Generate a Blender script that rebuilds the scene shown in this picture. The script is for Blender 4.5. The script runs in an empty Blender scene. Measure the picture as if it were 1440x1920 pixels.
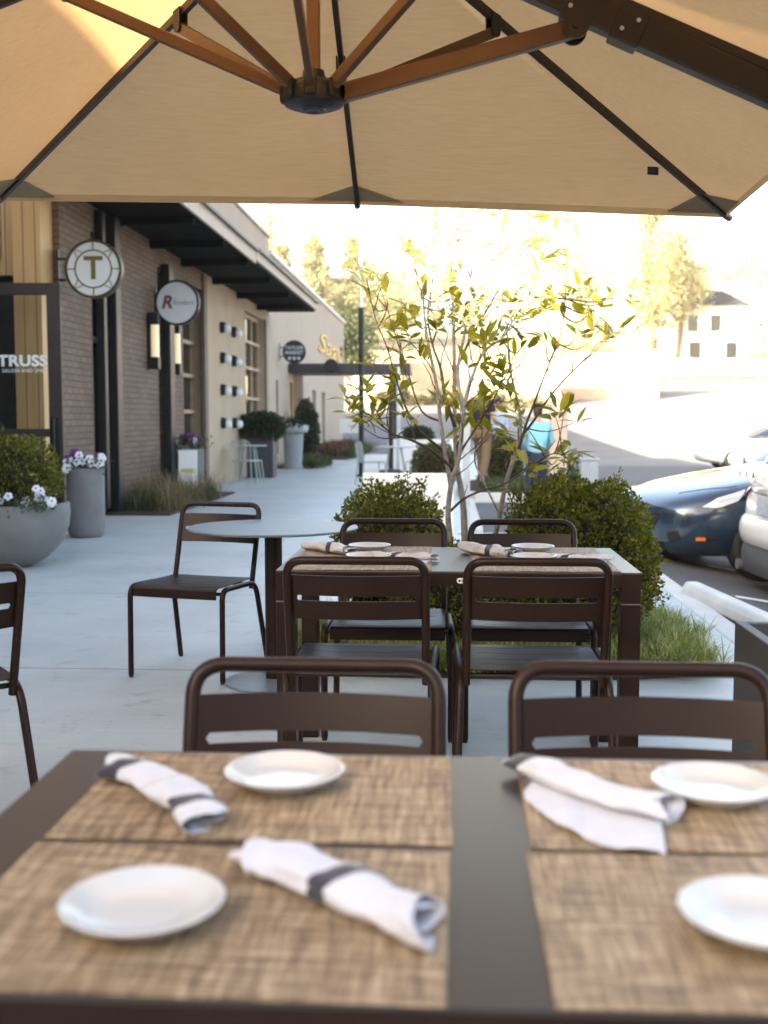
import bpy, bmesh, math, random
import numpy as np
from mathutils import Vector, Matrix, noise
from mathutils.bvhtree import BVHTree
S = bpy.context.scene
COL = S.collection
rad = math.radians
PI = math.pi

# ------------------------------------------------------------------ camera
cam_d = bpy.data.cameras.new('camera')
cam = bpy.data.objects.new('camera', cam_d)
COL.objects.link(cam)
cam_d.sensor_fit = 'HORIZONTAL'
cam_d.sensor_width = 36.0
cam_d.lens = 52.5
cam_d.clip_start = 0.05
cam_d.clip_end = 3000
cam.location = (0, 0, 1.244)
cam.rotation_euler = (rad(90) - math.atan(172 / 2100), 0, math.atan(119 / 2100))
cam_d.dof.use_dof = True
cam_d.dof.focus_distance = 4.1
cam_d.dof.aperture_fstop = 4.4
S.camera = cam

# ------------------------------------------------------------------ light
SUN_AZ = (1.0, 1.1)          # horizontal travel direction of the light
SUN_EL = rad(17.5)
d2 = math.hypot(*SUN_AZ)
light_dir = Vector((SUN_AZ[0] / d2 * math.cos(SUN_EL), SUN_AZ[1] / d2 * math.cos(SUN_EL), -math.sin(SUN_EL)))
W = bpy.data.worlds.new('World')
S.world = W
W.use_nodes = True
nt = W.node_tree
bg = nt.nodes['Background']
sky = nt.nodes.new('ShaderNodeTexSky')
sky.sky_type = 'NISHITA'
sky.sun_disc = False
sky.sun_elevation = SUN_EL
sky.sun_rotation = math.atan2(-light_dir.x, -light_dir.y)
sky.air_density = 1.0
sky.dust_density = 4.5
sky.ozone_density = 0.7
nt.links.new(sky.outputs[0], bg.inputs[0])
bg.inputs[1].default_value = 0.10
sun_d = bpy.data.lights.new('sun', 'SUN')
sun_d.energy = 5.0
sun_d.angle = rad(0.5)
sun_d.color = (1.0, 0.86, 0.66)
sun = bpy.data.objects.new('sun', sun_d)
COL.objects.link(sun)
sun.rotation_euler = light_dir.to_track_quat('-Z', 'Y').to_euler()
sun.location = (-30, -30, 30)
S.view_settings.view_transform = 'Standard'
S.view_settings.look = 'None'
S.view_settings.exposure = 3.12
S.view_settings.gamma = 1.0
S.render.film_transparent = False
S.render.engine = 'CYCLES'
S.cycles.use_denoising = True
S.cycles.max_bounces = 8
S.cycles.diffuse_bounces = 4
S.cycles.glossy_bounces = 4
S.cycles.transmission_bounces = 6
S.cycles.transparent_max_bounces = 8
S.cycles.sample_clamp_indirect = 6

# ------------------------------------------------------------------ helpers
MATS = {}

def mat(name, color=(.5, .5, .5), rough=.6, metal=0.0, spec=.5, var=0.0, vscale=8.0, bump=0.0, bscale=60.0,
        emit=None, estr=1.0, trans=0.0, coat=0.0, subsurf=0.0):
    if name in MATS:
        return MATS[name]
    m = bpy.data.materials.new(name)
    m.use_nodes = True
    N = m.node_tree.nodes
    L = m.node_tree.links
    b = N['Principled BSDF']
    b.inputs['Base Color'].default_value = (*color, 1)
    b.inputs['Roughness'].default_value = rough
    b.inputs['Metallic'].default_value = metal
    b.inputs['Specular IOR Level'].default_value = spec
    b.inputs['Transmission Weight'].default_value = trans
    b.inputs['Coat Weight'].default_value = coat
    b.inputs['Coat Roughness'].default_value = 0.03
    if emit:
        b.inputs['Emission Color'].default_value = (*emit, 1)
        b.inputs['Emission Strength'].default_value = estr
    tc = None
    if var > 0 or bump > 0:
        tc = N.new('ShaderNodeTexCoord')
    if var > 0:
        n = N.new('ShaderNodeTexNoise')
        n.inputs['Scale'].default_value = vscale
        n.inputs['Detail'].default_value = 6
        L.new(tc.outputs['Object'], n.inputs['Vector'])
        r = N.new('ShaderNodeValToRGB')
        r.color_ramp.elements[0].position = .3
        r.color_ramp.elements[1].position = .7
        r.color_ramp.elements[0].color = (*[c * (1 - var) for c in color], 1)
        r.color_ramp.elements[1].color = (*[min(1, c * (1 + var)) for c in color], 1)
        L.new(n.outputs['Fac'], r.inputs['Fac'])
        L.new(r.outputs['Color'], b.inputs['Base Color'])
        mr = N.new('ShaderNodeMapRange')
        mr.inputs['To Min'].default_value = max(0, rough - .08)
        mr.inputs['To Max'].default_value = min(1, rough + .08)
        L.new(n.outputs['Fac'], mr.inputs['Value'])
        L.new(mr.outputs['Result'], b.inputs['Roughness'])
    if bump > 0:
        n2 = N.new('ShaderNodeTexNoise')
        n2.inputs['Scale'].default_value = bscale
        n2.inputs['Detail'].default_value = 4
        L.new(tc.outputs['Object'], n2.inputs['Vector'])
        bp = N.new('ShaderNodeBump')
        bp.inputs['Strength'].default_value = bump
        bp.inputs['Distance'].default_value = .01
        L.new(n2.outputs['Fac'], bp.inputs['Height'])
        L.new(bp.outputs['Normal'], b.inputs['Normal'])
    MATS[name] = m
    return m

def mat_leaf(name, c1, c2, c3=None, translu=.35, rough=.45, spec=.35):
    if name in MATS:
        return MATS[name]
    m = bpy.data.materials.new(name)
    m.use_nodes = True
    N = m.node_tree.nodes
    L = m.node_tree.links
    b = N['Principled BSDF']
    out = N['Material Output']
    g = N.new('ShaderNodeNewGeometry')
    r = N.new('ShaderNodeValToRGB')
    r.color_ramp.elements[0].color = (*c1, 1)
    r.color_ramp.elements[1].color = (*c2, 1)
    if c3:
        e = r.color_ramp.elements.new(.93)
        e.color = (*c2, 1)
        r.color_ramp.elements[2].color = (*c3, 1)
    L.new(g.outputs['Random Per Island'], r.inputs['Fac'])
    L.new(r.outputs['Color'], b.inputs['Base Color'])
    b.inputs['Roughness'].default_value = rough
    b.inputs['Specular IOR Level'].default_value = spec
    t = N.new('ShaderNodeBsdfTranslucent')
    hs = N.new('ShaderNodeHueSaturation')
    hs.inputs['Saturation'].default_value = 1.1
    hs.inputs['Value'].default_value = 1.6
    L.new(r.outputs['Color'], hs.inputs['Color'])
    L.new(hs.outputs['Color'], t.inputs['Color'])
    mx = N.new('ShaderNodeMixShader')
    mx.inputs['Fac'].default_value = translu
    L.new(b.outputs['BSDF'], mx.inputs[1])
    L.new(t.outputs['BSDF'], mx.inputs[2])
    L.new(mx.outputs['Shader'], out.inputs['Surface'])
    MATS[name] = m
    return m

def tag(o, label=None, cat=None, group=None, kind=None):
    if label: o['label'] = label
    if cat: o['category'] = cat
    if group: o['group'] = group
    if kind: o['kind'] = kind
    return o

def thing(name, label, cat, loc=(0, 0, 0), rz=0.0, group=None):
    o = bpy.data.objects.new(name, None)
    o.empty_display_size = .1
    COL.objects.link(o)
    o.location = loc
    o.rotation_euler = (0, 0, rz)
    return tag(o, label, cat, group)

class MB:
    """collects shapes, links them as one mesh object"""
    def __init__(s):
        s.v = []; s.f = []; s.mi = []; s.m = 0
    def add(s, vs, fs):
        o = len(s.v)
        s.v += [tuple(v) for v in vs]
        s.f += [tuple(i + o for i in f) for f in fs]
        s.mi += [s.m] * len(fs)
        return s
    def box(s, c, d, rz=0.0, M=None):
        hx, hy, hz = d[0] / 2, d[1] / 2, d[2] / 2
        vs = [Vector((x, y, z)) for z in (-hz, hz) for y in (-hy, hy) for x in (-hx, hx)]
        R = M if M is not None else Matrix.Rotation(rz, 3, 'Z')
        vs = [R @ v + Vector(c) for v in vs]
        return s.add(vs, [(0, 2, 3, 1), (4, 5, 7, 6), (0, 1, 5, 4), (2, 6, 7, 3), (0, 4, 6, 2), (1, 3, 7, 5)])
    def span(s, a, b):
        c = [(a[i] + b[i]) / 2 for i in range(3)]
        return s.box(c, [abs(b[i] - a[i]) for i in range(3)])
    def tube(s, pts, r, n=12, caps=True, rr=None, sq=None):
        """sweep; r radius or list; sq=(w,h) sweeps a rectangle instead"""
        P = [Vector(p) for p in pts]
        k = len(P)
        R = r if isinstance(r, (list, tuple)) else [r] * k
        T = []
        for i in range(k):
            a = P[max(0, i - 1)]; b = P[min(k - 1, i + 1)]
            T.append((b - a).normalized())
        up = Vector((0, 0, 1))
        if abs(T[0].dot(up)) > .95: up = Vector((0, 1, 0))
        nrm = (up - T[0] * up.dot(T[0])).normalized()
        vs = []
        for i in range(k):
            nrm = (nrm - T[i] * nrm.dot(T[i])).normalized()
            bi = T[i].cross(nrm)
            if sq:
                for (a, b) in ((-1, -1), (1, -1), (1, 1), (-1, 1)):
                    vs.append(P[i] + bi * (a * sq[0] / 2) + nrm * (b * sq[1] / 2))
            else:
                for j in range(n):
                    t = 2 * PI * j / n
                    vs.append(P[i] + nrm * (math.cos(t) * R[i]) + bi * (math.sin(t) * R[i]))
        if sq: n = 4
        fs = []
        for i in range(k - 1):
            for j in range(n):
                a = i * n + j; b = i * n + (j + 1) % n
                fs.append((a, b, b + n, a + n))
        if caps:
            fs.append(tuple(range(n - 1, -1, -1)))
            fs.append(tuple((k - 1) * n + j for j in range(n)))
        return s.add(vs, fs)
    def lathe(s, prof, c=(0, 0, 0), n=32, M=None):
        """prof: (r,z) list; revolve about z"""
        vs = []; fs = []; rows = []
        for (r, z) in prof:
            if r < 1e-6:
                rows.append([len(vs)]); vs.append(Vector((0, 0, z)))
            else:
                rows.append(list(range(len(vs), len(vs) + n)))
                for j in range(n):
                    t = 2 * PI * j / n
                    vs.append(Vector((r * math.cos(t), r * math.sin(t), z)))
        for a, b in zip(rows[:-1], rows[1:]):
            for j in range(n):
                k = (j + 1) % n
                if len(a) == 1 and len(b) == 1: continue
                if len(a) == 1: fs.append((a[0], b[k], b[j]))
                elif len(b) == 1: fs.append((a[j], a[k], b[0]))
                else: fs.append((a[j], a[k], b[k], b[j]))
        if M is not None: vs = [M @ v for v in vs]
        vs = [v + Vector(c) for v in vs]
        return s.add(vs, fs)
    def prism(s, poly, z0, z1, M=None, c=(0, 0, 0)):
        n = len(poly)
        vs = [Vector((x, y, z)) for z in (z0, z1) for (x, y) in poly]
        if M is not None: vs = [M @ v for v in vs]
        vs = [v + Vector(c) for v in vs]
        fs = [tuple(range(n - 1, -1, -1)), tuple(range(n, 2 * n))]
        fs += [(i, (i + 1) % n, n + (i + 1) % n, n + i) for i in range(n)]
        return s.add(vs, fs)
    def build(s, name, m, parent=None, smooth=40, bevel=0, bseg=2, solid=0, sub=0, loc=None):
        me = bpy.data.meshes.new(name)
        me.from_pydata(s.v, [], s.f)
        for mm in (m if isinstance(m, (list, tuple)) else [m]):
            me.materials.append(mm)
        me.update()
        if len(me.materials) > 1:
            me.polygons.foreach_set('material_index', s.mi)
        if smooth:
            me.shade_smooth()
            me.set_sharp_from_angle(angle=rad(smooth))
        o = bpy.data.objects.new(name, me)
        COL.objects.link(o)
        if parent is not None: o.parent = parent
        if loc is not None: o.location = loc
        if solid:
            md = o.modifiers.new('solid', 'SOLIDIFY'); md.thickness = solid; md.offset = 0
            if smooth < 90:
                md = o.modifiers.new('edges', 'EDGE_SPLIT'); md.split_angle = rad(smooth + 8)
        if bevel:
            md = o.modifiers.new('bevel', 'BEVEL'); md.width = bevel; md.segments = bseg; md.limit_method = 'ANGLE'; md.angle_limit = rad(40)
            md.harden_normals = False
        if sub:
            md = o.modifiers.new('sub', 'SUBSURF'); md.levels = sub; md.render_levels = sub
        return o

def copy_tree(o, parent=None, name=None):
    c = o.copy()
    COL.objects.link(c)
    if parent is not None: c.parent = parent
    for ch in list(o.children):
        copy_tree(ch, c)
    return c

def place(o, loc, rz=0.0):
    o.location = loc
    o.rotation_euler = (0, 0, rz)
    return o

FONTCACHE = {}
def text_mesh(name, txt, size, m, parent=None, depth=.004, M=None, align='CENTER', shear=0.0, space=1.0, bold=0.0):
    cu = bpy.data.curves.new(name, 'FONT')
    cu.body = txt; cu.size = size; cu.extrude = depth / 2; cu.align_x = align; cu.align_y = 'CENTER'
    cu.shear = shear; cu.space_character = space; cu.resolution_u = 4; cu.offset = bold
    t = bpy.data.objects.new(name + '_tmp', cu)
    COL.objects.link(t)
    dg = bpy.context.evaluated_depsgraph_get()
    me = bpy.data.meshes.new_from_object(t.evaluated_get(dg))
    bpy.data.objects.remove(t); bpy.data.curves.remove(cu)
    me.name = name
    me.materials.clear(); me.materials.append(m)
    if M is not None: me.transform(M)
    o = bpy.data.objects.new(name, me)
    COL.objects.link(o)
    if parent is not None: o.parent = parent
    return o

FACE_MY = Matrix.Rotation(PI / 2, 4, 'X')          # text facing -Y
FACE_PX = Matrix.Rotation(PI / 2, 4, 'Z') @ FACE_MY  # text facing +X
FACE_MX = Matrix.Rotation(-PI / 2, 4, 'Z') @ FACE_MY

def np_mesh(name, V, F, m, parent=None, smooth=False):
    """V (n,3) array, F (k,4 or 3) array"""
    me = bpy.data.meshes.new(name)
    V = np.asarray(V, dtype=np.float32); F = np.asarray(F, dtype=np.int32)
    me.vertices.add(len(V)); me.vertices.foreach_set('co', V.ravel())
    k = F.shape[1]
    me.loops.add(F.size); me.loops.foreach_set('vertex_index', F.ravel())
    me.polygons.add(len(F))
    me.polygons.foreach_set('loop_start', np.arange(0, F.size, k, dtype=np.int32))
    me.update(calc_edges=True); me.validate()
    me.materials.append(m)
    if smooth: me.shade_smooth()
    o = bpy.data.objects.new(name, me)
    COL.objects.link(o)
    if parent is not None: o.parent = parent
    return o

def unit(a):
    return a / np.maximum(np.linalg.norm(a, axis=1, keepdims=True), 1e-9)

def leaf_cloud(rng, P, D, length, width, fold=.25, jitter=.9, curl=0.0):
    """folded diamond leaves at P pointing roughly along D; returns V,F (two tris as quads pair)"""
    n = len(P)
    D = unit(D + rng.normal(0, jitter, (n, 3)))
    A = unit(np.cross(D, rng.normal(0, 1, (n, 3))))
    B = np.cross(D, A)
    Ls = (length * rng.uniform(.6, 1.25, n))[:, None]
    Ws = (width * rng.uniform(.7, 1.2, n))[:, None]
    base = P
    tip = P + D * Ls - B * Ls * curl
    mid = P + D * Ls * .5 + B * Ls * .04
    s1 = mid + A * Ws / 2 + B * Ws * fold
    s2 = mid - A * Ws / 2 + B * Ws * fold
    V = np.stack([base, s1, tip, mid, s2], axis=1).reshape(-1, 3)
    i = np.arange(n)[:, None] * 5
    F = np.concatenate([i + np.array([[0, 1, 2, 3]]), i + np.array([[0, 3, 2, 4]])], axis=0)
    return V, F

def obj_bvh(o):
    dg = bpy.context.evaluated_depsgraph_get()
    me = bpy.data.meshes.new_from_object(o.evaluated_get(dg))
    b = BVHTree.FromPolygons([v.co.copy() for v in me.vertices], [tuple(p.vertices) for p in me.polygons])
    bpy.data.meshes.remove(me)
    return b

def bend(pts, r=.05, n=6):
    """round the corners of a polyline"""
    P = [Vector(p) for p in pts]
    out = [P[0]]
    for i in range(1, len(P) - 1):
        a, b, c = P[i - 1], P[i], P[i + 1]
        u = (a - b); v = (c - b)
        rr = min(r, u.length * .49, v.length * .49)
        p = b + u.normalized() * rr; q = b + v.normalized() * rr
        for k in range(n + 1):
            t = k / n
            out.append(p * (1 - t) ** 2 + b * 2 * t * (1 - t) + q * t * t)
    out.append(P[-1])
    return out

# image position (photo pixels) at a known world depth Y -> world point
_cp, _sp = math.cos(math.atan(172 / 2100)), math.sin(math.atan(172 / 2100))
_cy, _sy = math.cos(math.atan(119 / 2100)), math.sin(math.atan(119 / 2100))
def at(px, py, Y):
    a = (px - 720) / 2100; b = -(py - 960) / 2100
    d = Vector((a, _cp + b * _sp, -_sp + b * _cp))
    d = Vector((d.x * _cy - d.y * _sy, d.x * _sy + d.y * _cy, d.z))
    return Vector((0, 0, 1.244)) + d * (Y / d.y)
# ------------------------------------------------------------------ special materials
def _new(name):
    m = bpy.data.materials.new(name); m.use_nodes = True
    MATS[name] = m
    return m, m.node_tree.nodes, m.node_tree.links, m.node_tree.nodes['Principled BSDF']

def _ramp(N, stops):
    r = N.new('ShaderNodeValToRGB')
    e = r.color_ramp.elements
    e[0].position, e[0].color = stops[0][0], (*stops[0][1], 1)
    e[1].position, e[1].color = stops[-1][0], (*stops[-1][1], 1)
    for p, c in stops[1:-1]:
        k = e.new(p); k.color = (*c, 1)
    return r

def _noise(N, L, vec, scale, detail=5, rough=.55):
    n = N.new('ShaderNodeTexNoise')
    n.inputs['Scale'].default_value = scale
    n.inputs['Detail'].default_value = detail
    n.inputs['Roughness'].default_value = rough
    L.new(vec, n.inputs['Vector'])
    return n

def _mapping(N, L, vec, scale=(1, 1, 1), rot=(0, 0, 0)):
    n = N.new('ShaderNodeMapping')
    n.inputs['Scale'].default_value = scale
    n.inputs['Rotation'].default_value = rot
    L.new(vec, n.inputs['Vector'])
    return n

def _math(N, L, op, a, b=None, clamp=False):
    n = N.new('ShaderNodeMath'); n.operation = op; n.use_clamp = clamp
    for i, x in enumerate((a, b)):
        if x is None: continue
        if isinstance(x, (int, float)): n.inputs[i].default_value = x
        else: L.new(x, n.inputs[i])
    return n.outputs[0]

def _mix(N, L, fac, a, b, blend='MIX'):
    n = N.new('ShaderNodeMix'); n.data_type = 'RGBA'; n.blend_type = blend
    for i, x in ((0, fac), (6, a), (7, b)):
        if isinstance(x, (int, float)): n.inputs[i].default_value = x
        elif isinstance(x, tuple): n.inputs[i].default_value = (*x, 1)
        else: L.new(x, n.inputs[i])
    return n.outputs[2]

def _bump(N, L, b, h, strength, dist):
    n = N.new('ShaderNodeBump')
    n.inputs['Strength'].default_value = strength; n.inputs['Distance'].default_value = dist
    L.new(h, n.inputs['Height']); L.new(n.outputs['Normal'], b.inputs['Normal'])

def concrete_mat():
    m, N, L, b = _new('broomed_concrete')
    tc = N.new('ShaderNodeTexCoord').outputs['Object']
    big = _noise(N, L, tc, .9, 7, .6)
    r = _ramp(N, [(.28, (.345, .375, .368)), (.5, (.425, .455, .445)), (.75, (.50, .525, .505))])
    L.new(big.outputs['Fac'], r.inputs['Fac'])
    streak = _noise(N, L, _mapping(N, L, tc, (2.0, 60, 1)).outputs[0], 1.0, 4)
    c = _mix(N, L, .20, r.outputs['Color'], streak.outputs['Fac'], 'OVERLAY')
    spots = _noise(N, L, tc, 5.5, 3)
    sp = _ramp(N, [(.60, (1, 1, 1)), (.72, (.74, .73, .70))])
    L.new(spots.outputs['Fac'], sp.inputs['Fac'])
    c = _mix(N, L, 1.0, c, sp.outputs['Color'], 'MULTIPLY')
    sep = N.new('ShaderNodeSeparateXYZ'); L.new(tc, sep.inputs[0])
    fr = _math(N, L, 'ABSOLUTE', _math(N, L, 'SUBTRACT', _math(N, L, 'FRACT', _math(N, L, 'DIVIDE', _math(N, L, 'ADD', sep.outputs['Y'], 24.2 - 5.45 + 1.21), 2.42)), .5))
    j1 = _math(N, L, 'LESS_THAN', fr, .0034)
    j = j1
    grit = _noise(N, L, tc, 48, 2)
    gr = _ramp(N, [(.30, (.62, .61, .58)), (.36, (1, 1, 1))])
    L.new(grit.outputs['Fac'], gr.inputs['Fac'])
    c = _mix(N, L, .7, c, gr.outputs['Color'], 'MULTIPLY')
    c = _mix(N, L, _math(N, L, 'MULTIPLY', j, .8), c, (.12, .12, .12))
    L.new(c, b.inputs['Base Color'])
    b.inputs['Roughness'].default_value = .44
    b.inputs['Specular IOR Level'].default_value = .7
    fine = _noise(N, L, tc, 160, 3)
    h = _math(N, L, 'ADD', _math(N, L, 'MULTIPLY', streak.outputs['Fac'], .5), fine.outputs['Fac'])
    h = _math(N, L, 'SUBTRACT', h, _math(N, L, 'MULTIPLY', j, 3.0))
    _bump(N, L, b, h, .25, .004)
    return m

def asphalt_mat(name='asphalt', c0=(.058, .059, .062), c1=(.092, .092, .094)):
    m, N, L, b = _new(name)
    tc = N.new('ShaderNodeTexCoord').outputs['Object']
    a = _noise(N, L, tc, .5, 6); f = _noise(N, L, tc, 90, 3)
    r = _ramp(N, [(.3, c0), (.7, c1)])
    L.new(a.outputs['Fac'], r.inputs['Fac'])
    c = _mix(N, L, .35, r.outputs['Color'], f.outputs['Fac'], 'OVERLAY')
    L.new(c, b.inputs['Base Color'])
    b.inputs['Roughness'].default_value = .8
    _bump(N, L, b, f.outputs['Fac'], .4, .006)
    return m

def brick_mat():
    m, N, L, b = _new('painted_brick')
    tc = N.new('ShaderNodeTexCoord').outputs['Object']
    sep = N.new('ShaderNodeSeparateXYZ'); L.new(tc, sep.inputs[0])
    cb = N.new('ShaderNodeCombineXYZ')
    L.new(_math(N, L, 'ADD', sep.outputs['Y'], sep.outputs['X']), cb.inputs[0]); L.new(sep.outputs['Z'], cb.inputs[1])
    br = N.new('ShaderNodeTexBrick')
    br.inputs['Scale'].default_value = 1.0
    br.inputs['Brick Width'].default_value = .22; br.inputs['Row Height'].default_value = .078
    br.inputs['Mortar Size'].default_value = .009; br.inputs['Mortar Smooth'].default_value = .3
    br.inputs['Color1'].default_value = (.182, .110, .072, 1); br.inputs['Color2'].default_value = (.132, .079, .051, 1)
    br.inputs['Mortar'].default_value = (.07, .05, .04, 1)
    L.new(cb.outputs[0], br.inputs['Vector'])
    n = _noise(N, L, tc, 1.3, 6)
    c = _mix(N, L, .35, br.outputs['Color'], n.outputs['Fac'], 'OVERLAY')
    L.new(c, b.inputs['Base Color']); b.inputs['Roughness'].default_value = .75
    _bump(N, L, b, _math(N, L, 'SUBTRACT', 1.0, br.outputs['Fac']), .8, .012)
    return m

def timber_mat(name='cedar_boards', c0=(.58, .34, .14), c1=(.82, .57, .28), pitch=.14, axis='X'):
    m, N, L, b = _new(name)
    tc = N.new('ShaderNodeTexCoord').outputs['Object']
    sep = N.new('ShaderNodeSeparateXYZ'); L.new(tc, sep.inputs[0])
    u = _math(N, L, 'DIVIDE', sep.outputs[axis], pitch)
    idx = _math(N, L, 'FLOOR', u)
    wn = N.new('ShaderNodeTexWhiteNoise'); wn.noise_dimensions = '1D'; L.new(idx, wn.inputs['W'])
    g = _noise(N, L, _mapping(N, L, tc, (22, 22, 1.2)).outputs[0], 1.0, 5)
    r = _ramp(N, [(.2, c0), (.8, c1)])
    L.new(_math(N, L, 'ADD', _math(N, L, 'MULTIPLY', wn.outputs[0], .5), _math(N, L, 'MULTIPLY', g.outputs['Fac'], .5)), r.inputs['Fac'])
    gap = _math(N, L, 'LESS_THAN', _math(N, L, 'ABSOLUTE', _math(N, L, 'SUBTRACT', _math(N, L, 'FRACT', u), .5)), .47)
    c = _mix(N, L, gap, (.05, .03, .015), r.outputs['Color'])
    L.new(c, b.inputs['Base Color']); b.inputs['Roughness'].default_value = .5
    _bump(N, L, b, gap, .5, .006)
    return m

def woven_mat():
    m, N, L, b = _new('woven_vinyl')
    tc = N.new('ShaderNodeTexCoord').outputs['Object']
    oi = N.new('ShaderNodeObjectInfo')
    off = N.new('ShaderNodeVectorMath'); off.operation = 'ADD'
    cbo = N.new('ShaderNodeCombineXYZ'); L.new(_math(N, L, 'MULTIPLY', oi.outputs['Random'], 31.0), cbo.inputs[2])
    L.new(tc, off.inputs[0]); L.new(cbo.outputs[0], off.inputs[1])
    v = off.outputs[0]
    a = _noise(N, L, _mapping(N, L, v, (17, 240, 1)).outputs[0], 1.0, 2, .6)
    c = _noise(N, L, _mapping(N, L, v, (270, 17, 1)).outputs[0], 1.0, 2, .6)
    a2 = _noise(N, L, _mapping(N, L, v, (9, 105, 1)).outputs[0], 1.0, 2, .6)
    c2 = _noise(N, L, _mapping(N, L, v, (105, 9, 1)).outputs[0], 1.0, 2, .6)
    s = _math(N, L, 'ADD', _math(N, L, 'ADD', a.outputs['Fac'], c.outputs['Fac']), _math(N, L, 'ADD', a2.outputs['Fac'], c2.outputs['Fac']))
    s = _math(N, L, 'DIVIDE', s, 4.0)
    r = _ramp(N, [(.385, (.06, .036, .021)), (.47, (.20, .132, .072)), (.53, (.33, .232, .13)), (.62, (.54, .42, .27))])
    L.new(s, r.inputs['Fac'])
    big = _noise(N, L, v, 9, 2)
    cc = _mix(N, L, _math(N, L, 'MULTIPLY', big.outputs['Fac'], .18), r.outputs['Color'], (.25, .15, .09))
    L.new(cc, b.inputs['Base Color']); b.inputs['Roughness'].default_value = .5
    sep = N.new('ShaderNodeSeparateXYZ'); L.new(tc, sep.inputs[0])
    wv = _math(N, L, 'MULTIPLY', _math(N, L, 'SINE', _math(N, L, 'MULTIPLY', sep.outputs['X'], 1500.0)), _math(N, L, 'SINE', _math(N, L, 'MULTIPLY', sep.outputs['Y'], 1500.0)))
    _bump(N, L, b, _math(N, L, 'ADD', wv, s), .5, .0012)
    return m

def napkin_mat():
    m, N, L, b = _new('napkin_linen')
    uv = N.new('ShaderNodeUVMap'); uv.uv_map = 'UVMap'
    sep = N.new('ShaderNodeSeparateXYZ'); L.new(uv.outputs[0], sep.inputs[0])
    st = _math(N, L, 'LESS_THAN', _math(N, L, 'ABSOLUTE', sep.outputs['X']), .5)
    tc = N.new('ShaderNodeTexCoord').outputs['Object']
    n = _noise(N, L, tc, 420, 2); n2 = _noise(N, L, tc, 28, 4)
    base = _mix(N, L, n2.outputs['Fac'], (.45, .45, .49), (.57, .57, .61))
    c = _mix(N, L, st, base, (.022, .02, .032))
    L.new(c, b.inputs['Base Color']); b.inputs['Roughness'].default_value = .85
    b.inputs['Sheen Weight'].default_value = .2
    _bump(N, L, b, _math(N, L, 'ADD', n.outputs['Fac'], _math(N, L, 'MULTIPLY', n2.outputs['Fac'], 3.0)), .45, .003)
    return m

def canopy_mat():
    m, N, L, b = _new('canopy_fabric')
    out = N['Material Output']
    tc = N.new('ShaderNodeTexCoord').outputs['Object']
    n1 = _noise(N, L, _mapping(N, L, tc, (10, 90, 90)).outputs[0], 1.0, 4)
    n2 = _noise(N, L, tc, 1.6, 4)
    r = _ramp(N, [(.3, (.39, .29, .165)), (.7, (.47, .355, .21))])
    L.new(_math(N, L, 'MULTIPLY_ADD' if False else 'ADD', _math(N, L, 'MULTIPLY', n1.outputs['Fac'], .6), _math(N, L, 'MULTIPLY', n2.outputs['Fac'], .4)), r.inputs['Fac'])
    L.new(r.outputs['Color'], b.inputs['Base Color']); b.inputs['Roughness'].default_value = .9
    b.inputs['Specular IOR Level'].default_value = .15
    fine = _noise(N, L, _mapping(N, L, tc, (60, 500, 500)).outputs[0], 1.0, 2)
    _bump(N, L, b, _math(N, L, 'ADD', fine.outputs['Fac'], _math(N, L, 'MULTIPLY', n1.outputs['Fac'], 2.0)), .3, .003)
    t = N.new('ShaderNodeBsdfTranslucent')
    L.new(_mix(N, L, 1.0, r.outputs['Color'], (1.0, .80, .62), 'MULTIPLY'), t.inputs['Color'])
    mx = N.new('ShaderNodeMixShader'); mx.inputs['Fac'].default_value = .47
    L.new(b.outputs['BSDF'], mx.inputs[1]); L.new(t.outputs['BSDF'], mx.inputs[2])
    L.new(mx.outputs['Shader'], out.inputs['Surface'])
    return m

M_CONC = concrete_mat(); M_ASPH = asphalt_mat(); M_BRICK = brick_mat(); M_CEDAR = timber_mat()
M_WOVEN = woven_mat(); M_NAPKIN = napkin_mat(); M_CANOPY = canopy_mat()
M_BRONZE = mat('bronze_powder_coat', (.019, .0085, .0052), .34, .0, .20, var=.12, vscale=6, bump=.06, bscale=700)
M_BRONZE_TOP = mat('bronze_table_coat', (.042, .034, .031), .30, .1, .55, bump=.05, bscale=500)
M_GREYTOP = mat('sky_tinted_table_coat', (.15, .185, .21), .34, .0, .8, bump=.05, bscale=500)  # pale bluish base colour stands in for reflected sky
M_BLACK = mat('black_metal', (.014, .014, .015), .45, .3, .5, var=.2)
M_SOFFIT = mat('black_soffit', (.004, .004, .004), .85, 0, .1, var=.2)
M_DARKFRAME = mat('dark_brown_frame', (.040, .028, .027), .5, .2, .5, var=.15)
M_STUCCO = mat('tan_stucco', (.47, .36, .25), .85, 0, .25, var=.07, vscale=1.5, bump=.25, bscale=90)
M_STUCCO2 = mat('pinkish_stucco', (.50, .405, .32), .85, 0, .25, var=.06, vscale=1.2, bump=.2, bscale=90)
M_TRIM = mat('pale_tan_trim', (.50, .40, .32), .6, 0, .4, var=.08)
M_GLASS = mat('tinted_glass', (.012, .014, .015), .04, 0, .9)
M_WHITE = mat('white_paint', (.78, .78, .76), .5, 0, .5, var=.03)
M_GALV = mat('galvanised_steel', (.50, .55, .58), .38, .6, .5, var=.12, vscale=12)
M_STONEPOT = mat('grey_cast_stone', (.175, .175, .172), .7, 0, .4, var=.14, vscale=5, bump=.2, bscale=120)
M_DARKPOT = mat('charcoal_planter', (.045, .048, .052), .55, 0, .4, var=.15)
M_SOIL = mat('bark_mulch', (.060, .040, .028), .95, 0, .2, var=.5, vscale=40, bump=1.0, bscale=60)
M_GOLD = mat('gold_letters', (.50, .36, .10), .4, .6, .5)
M_LIT = mat('lamp_glow', (.8, .7, .5), .5, emit=(1.0, .76, .45), estr=.07)

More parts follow.
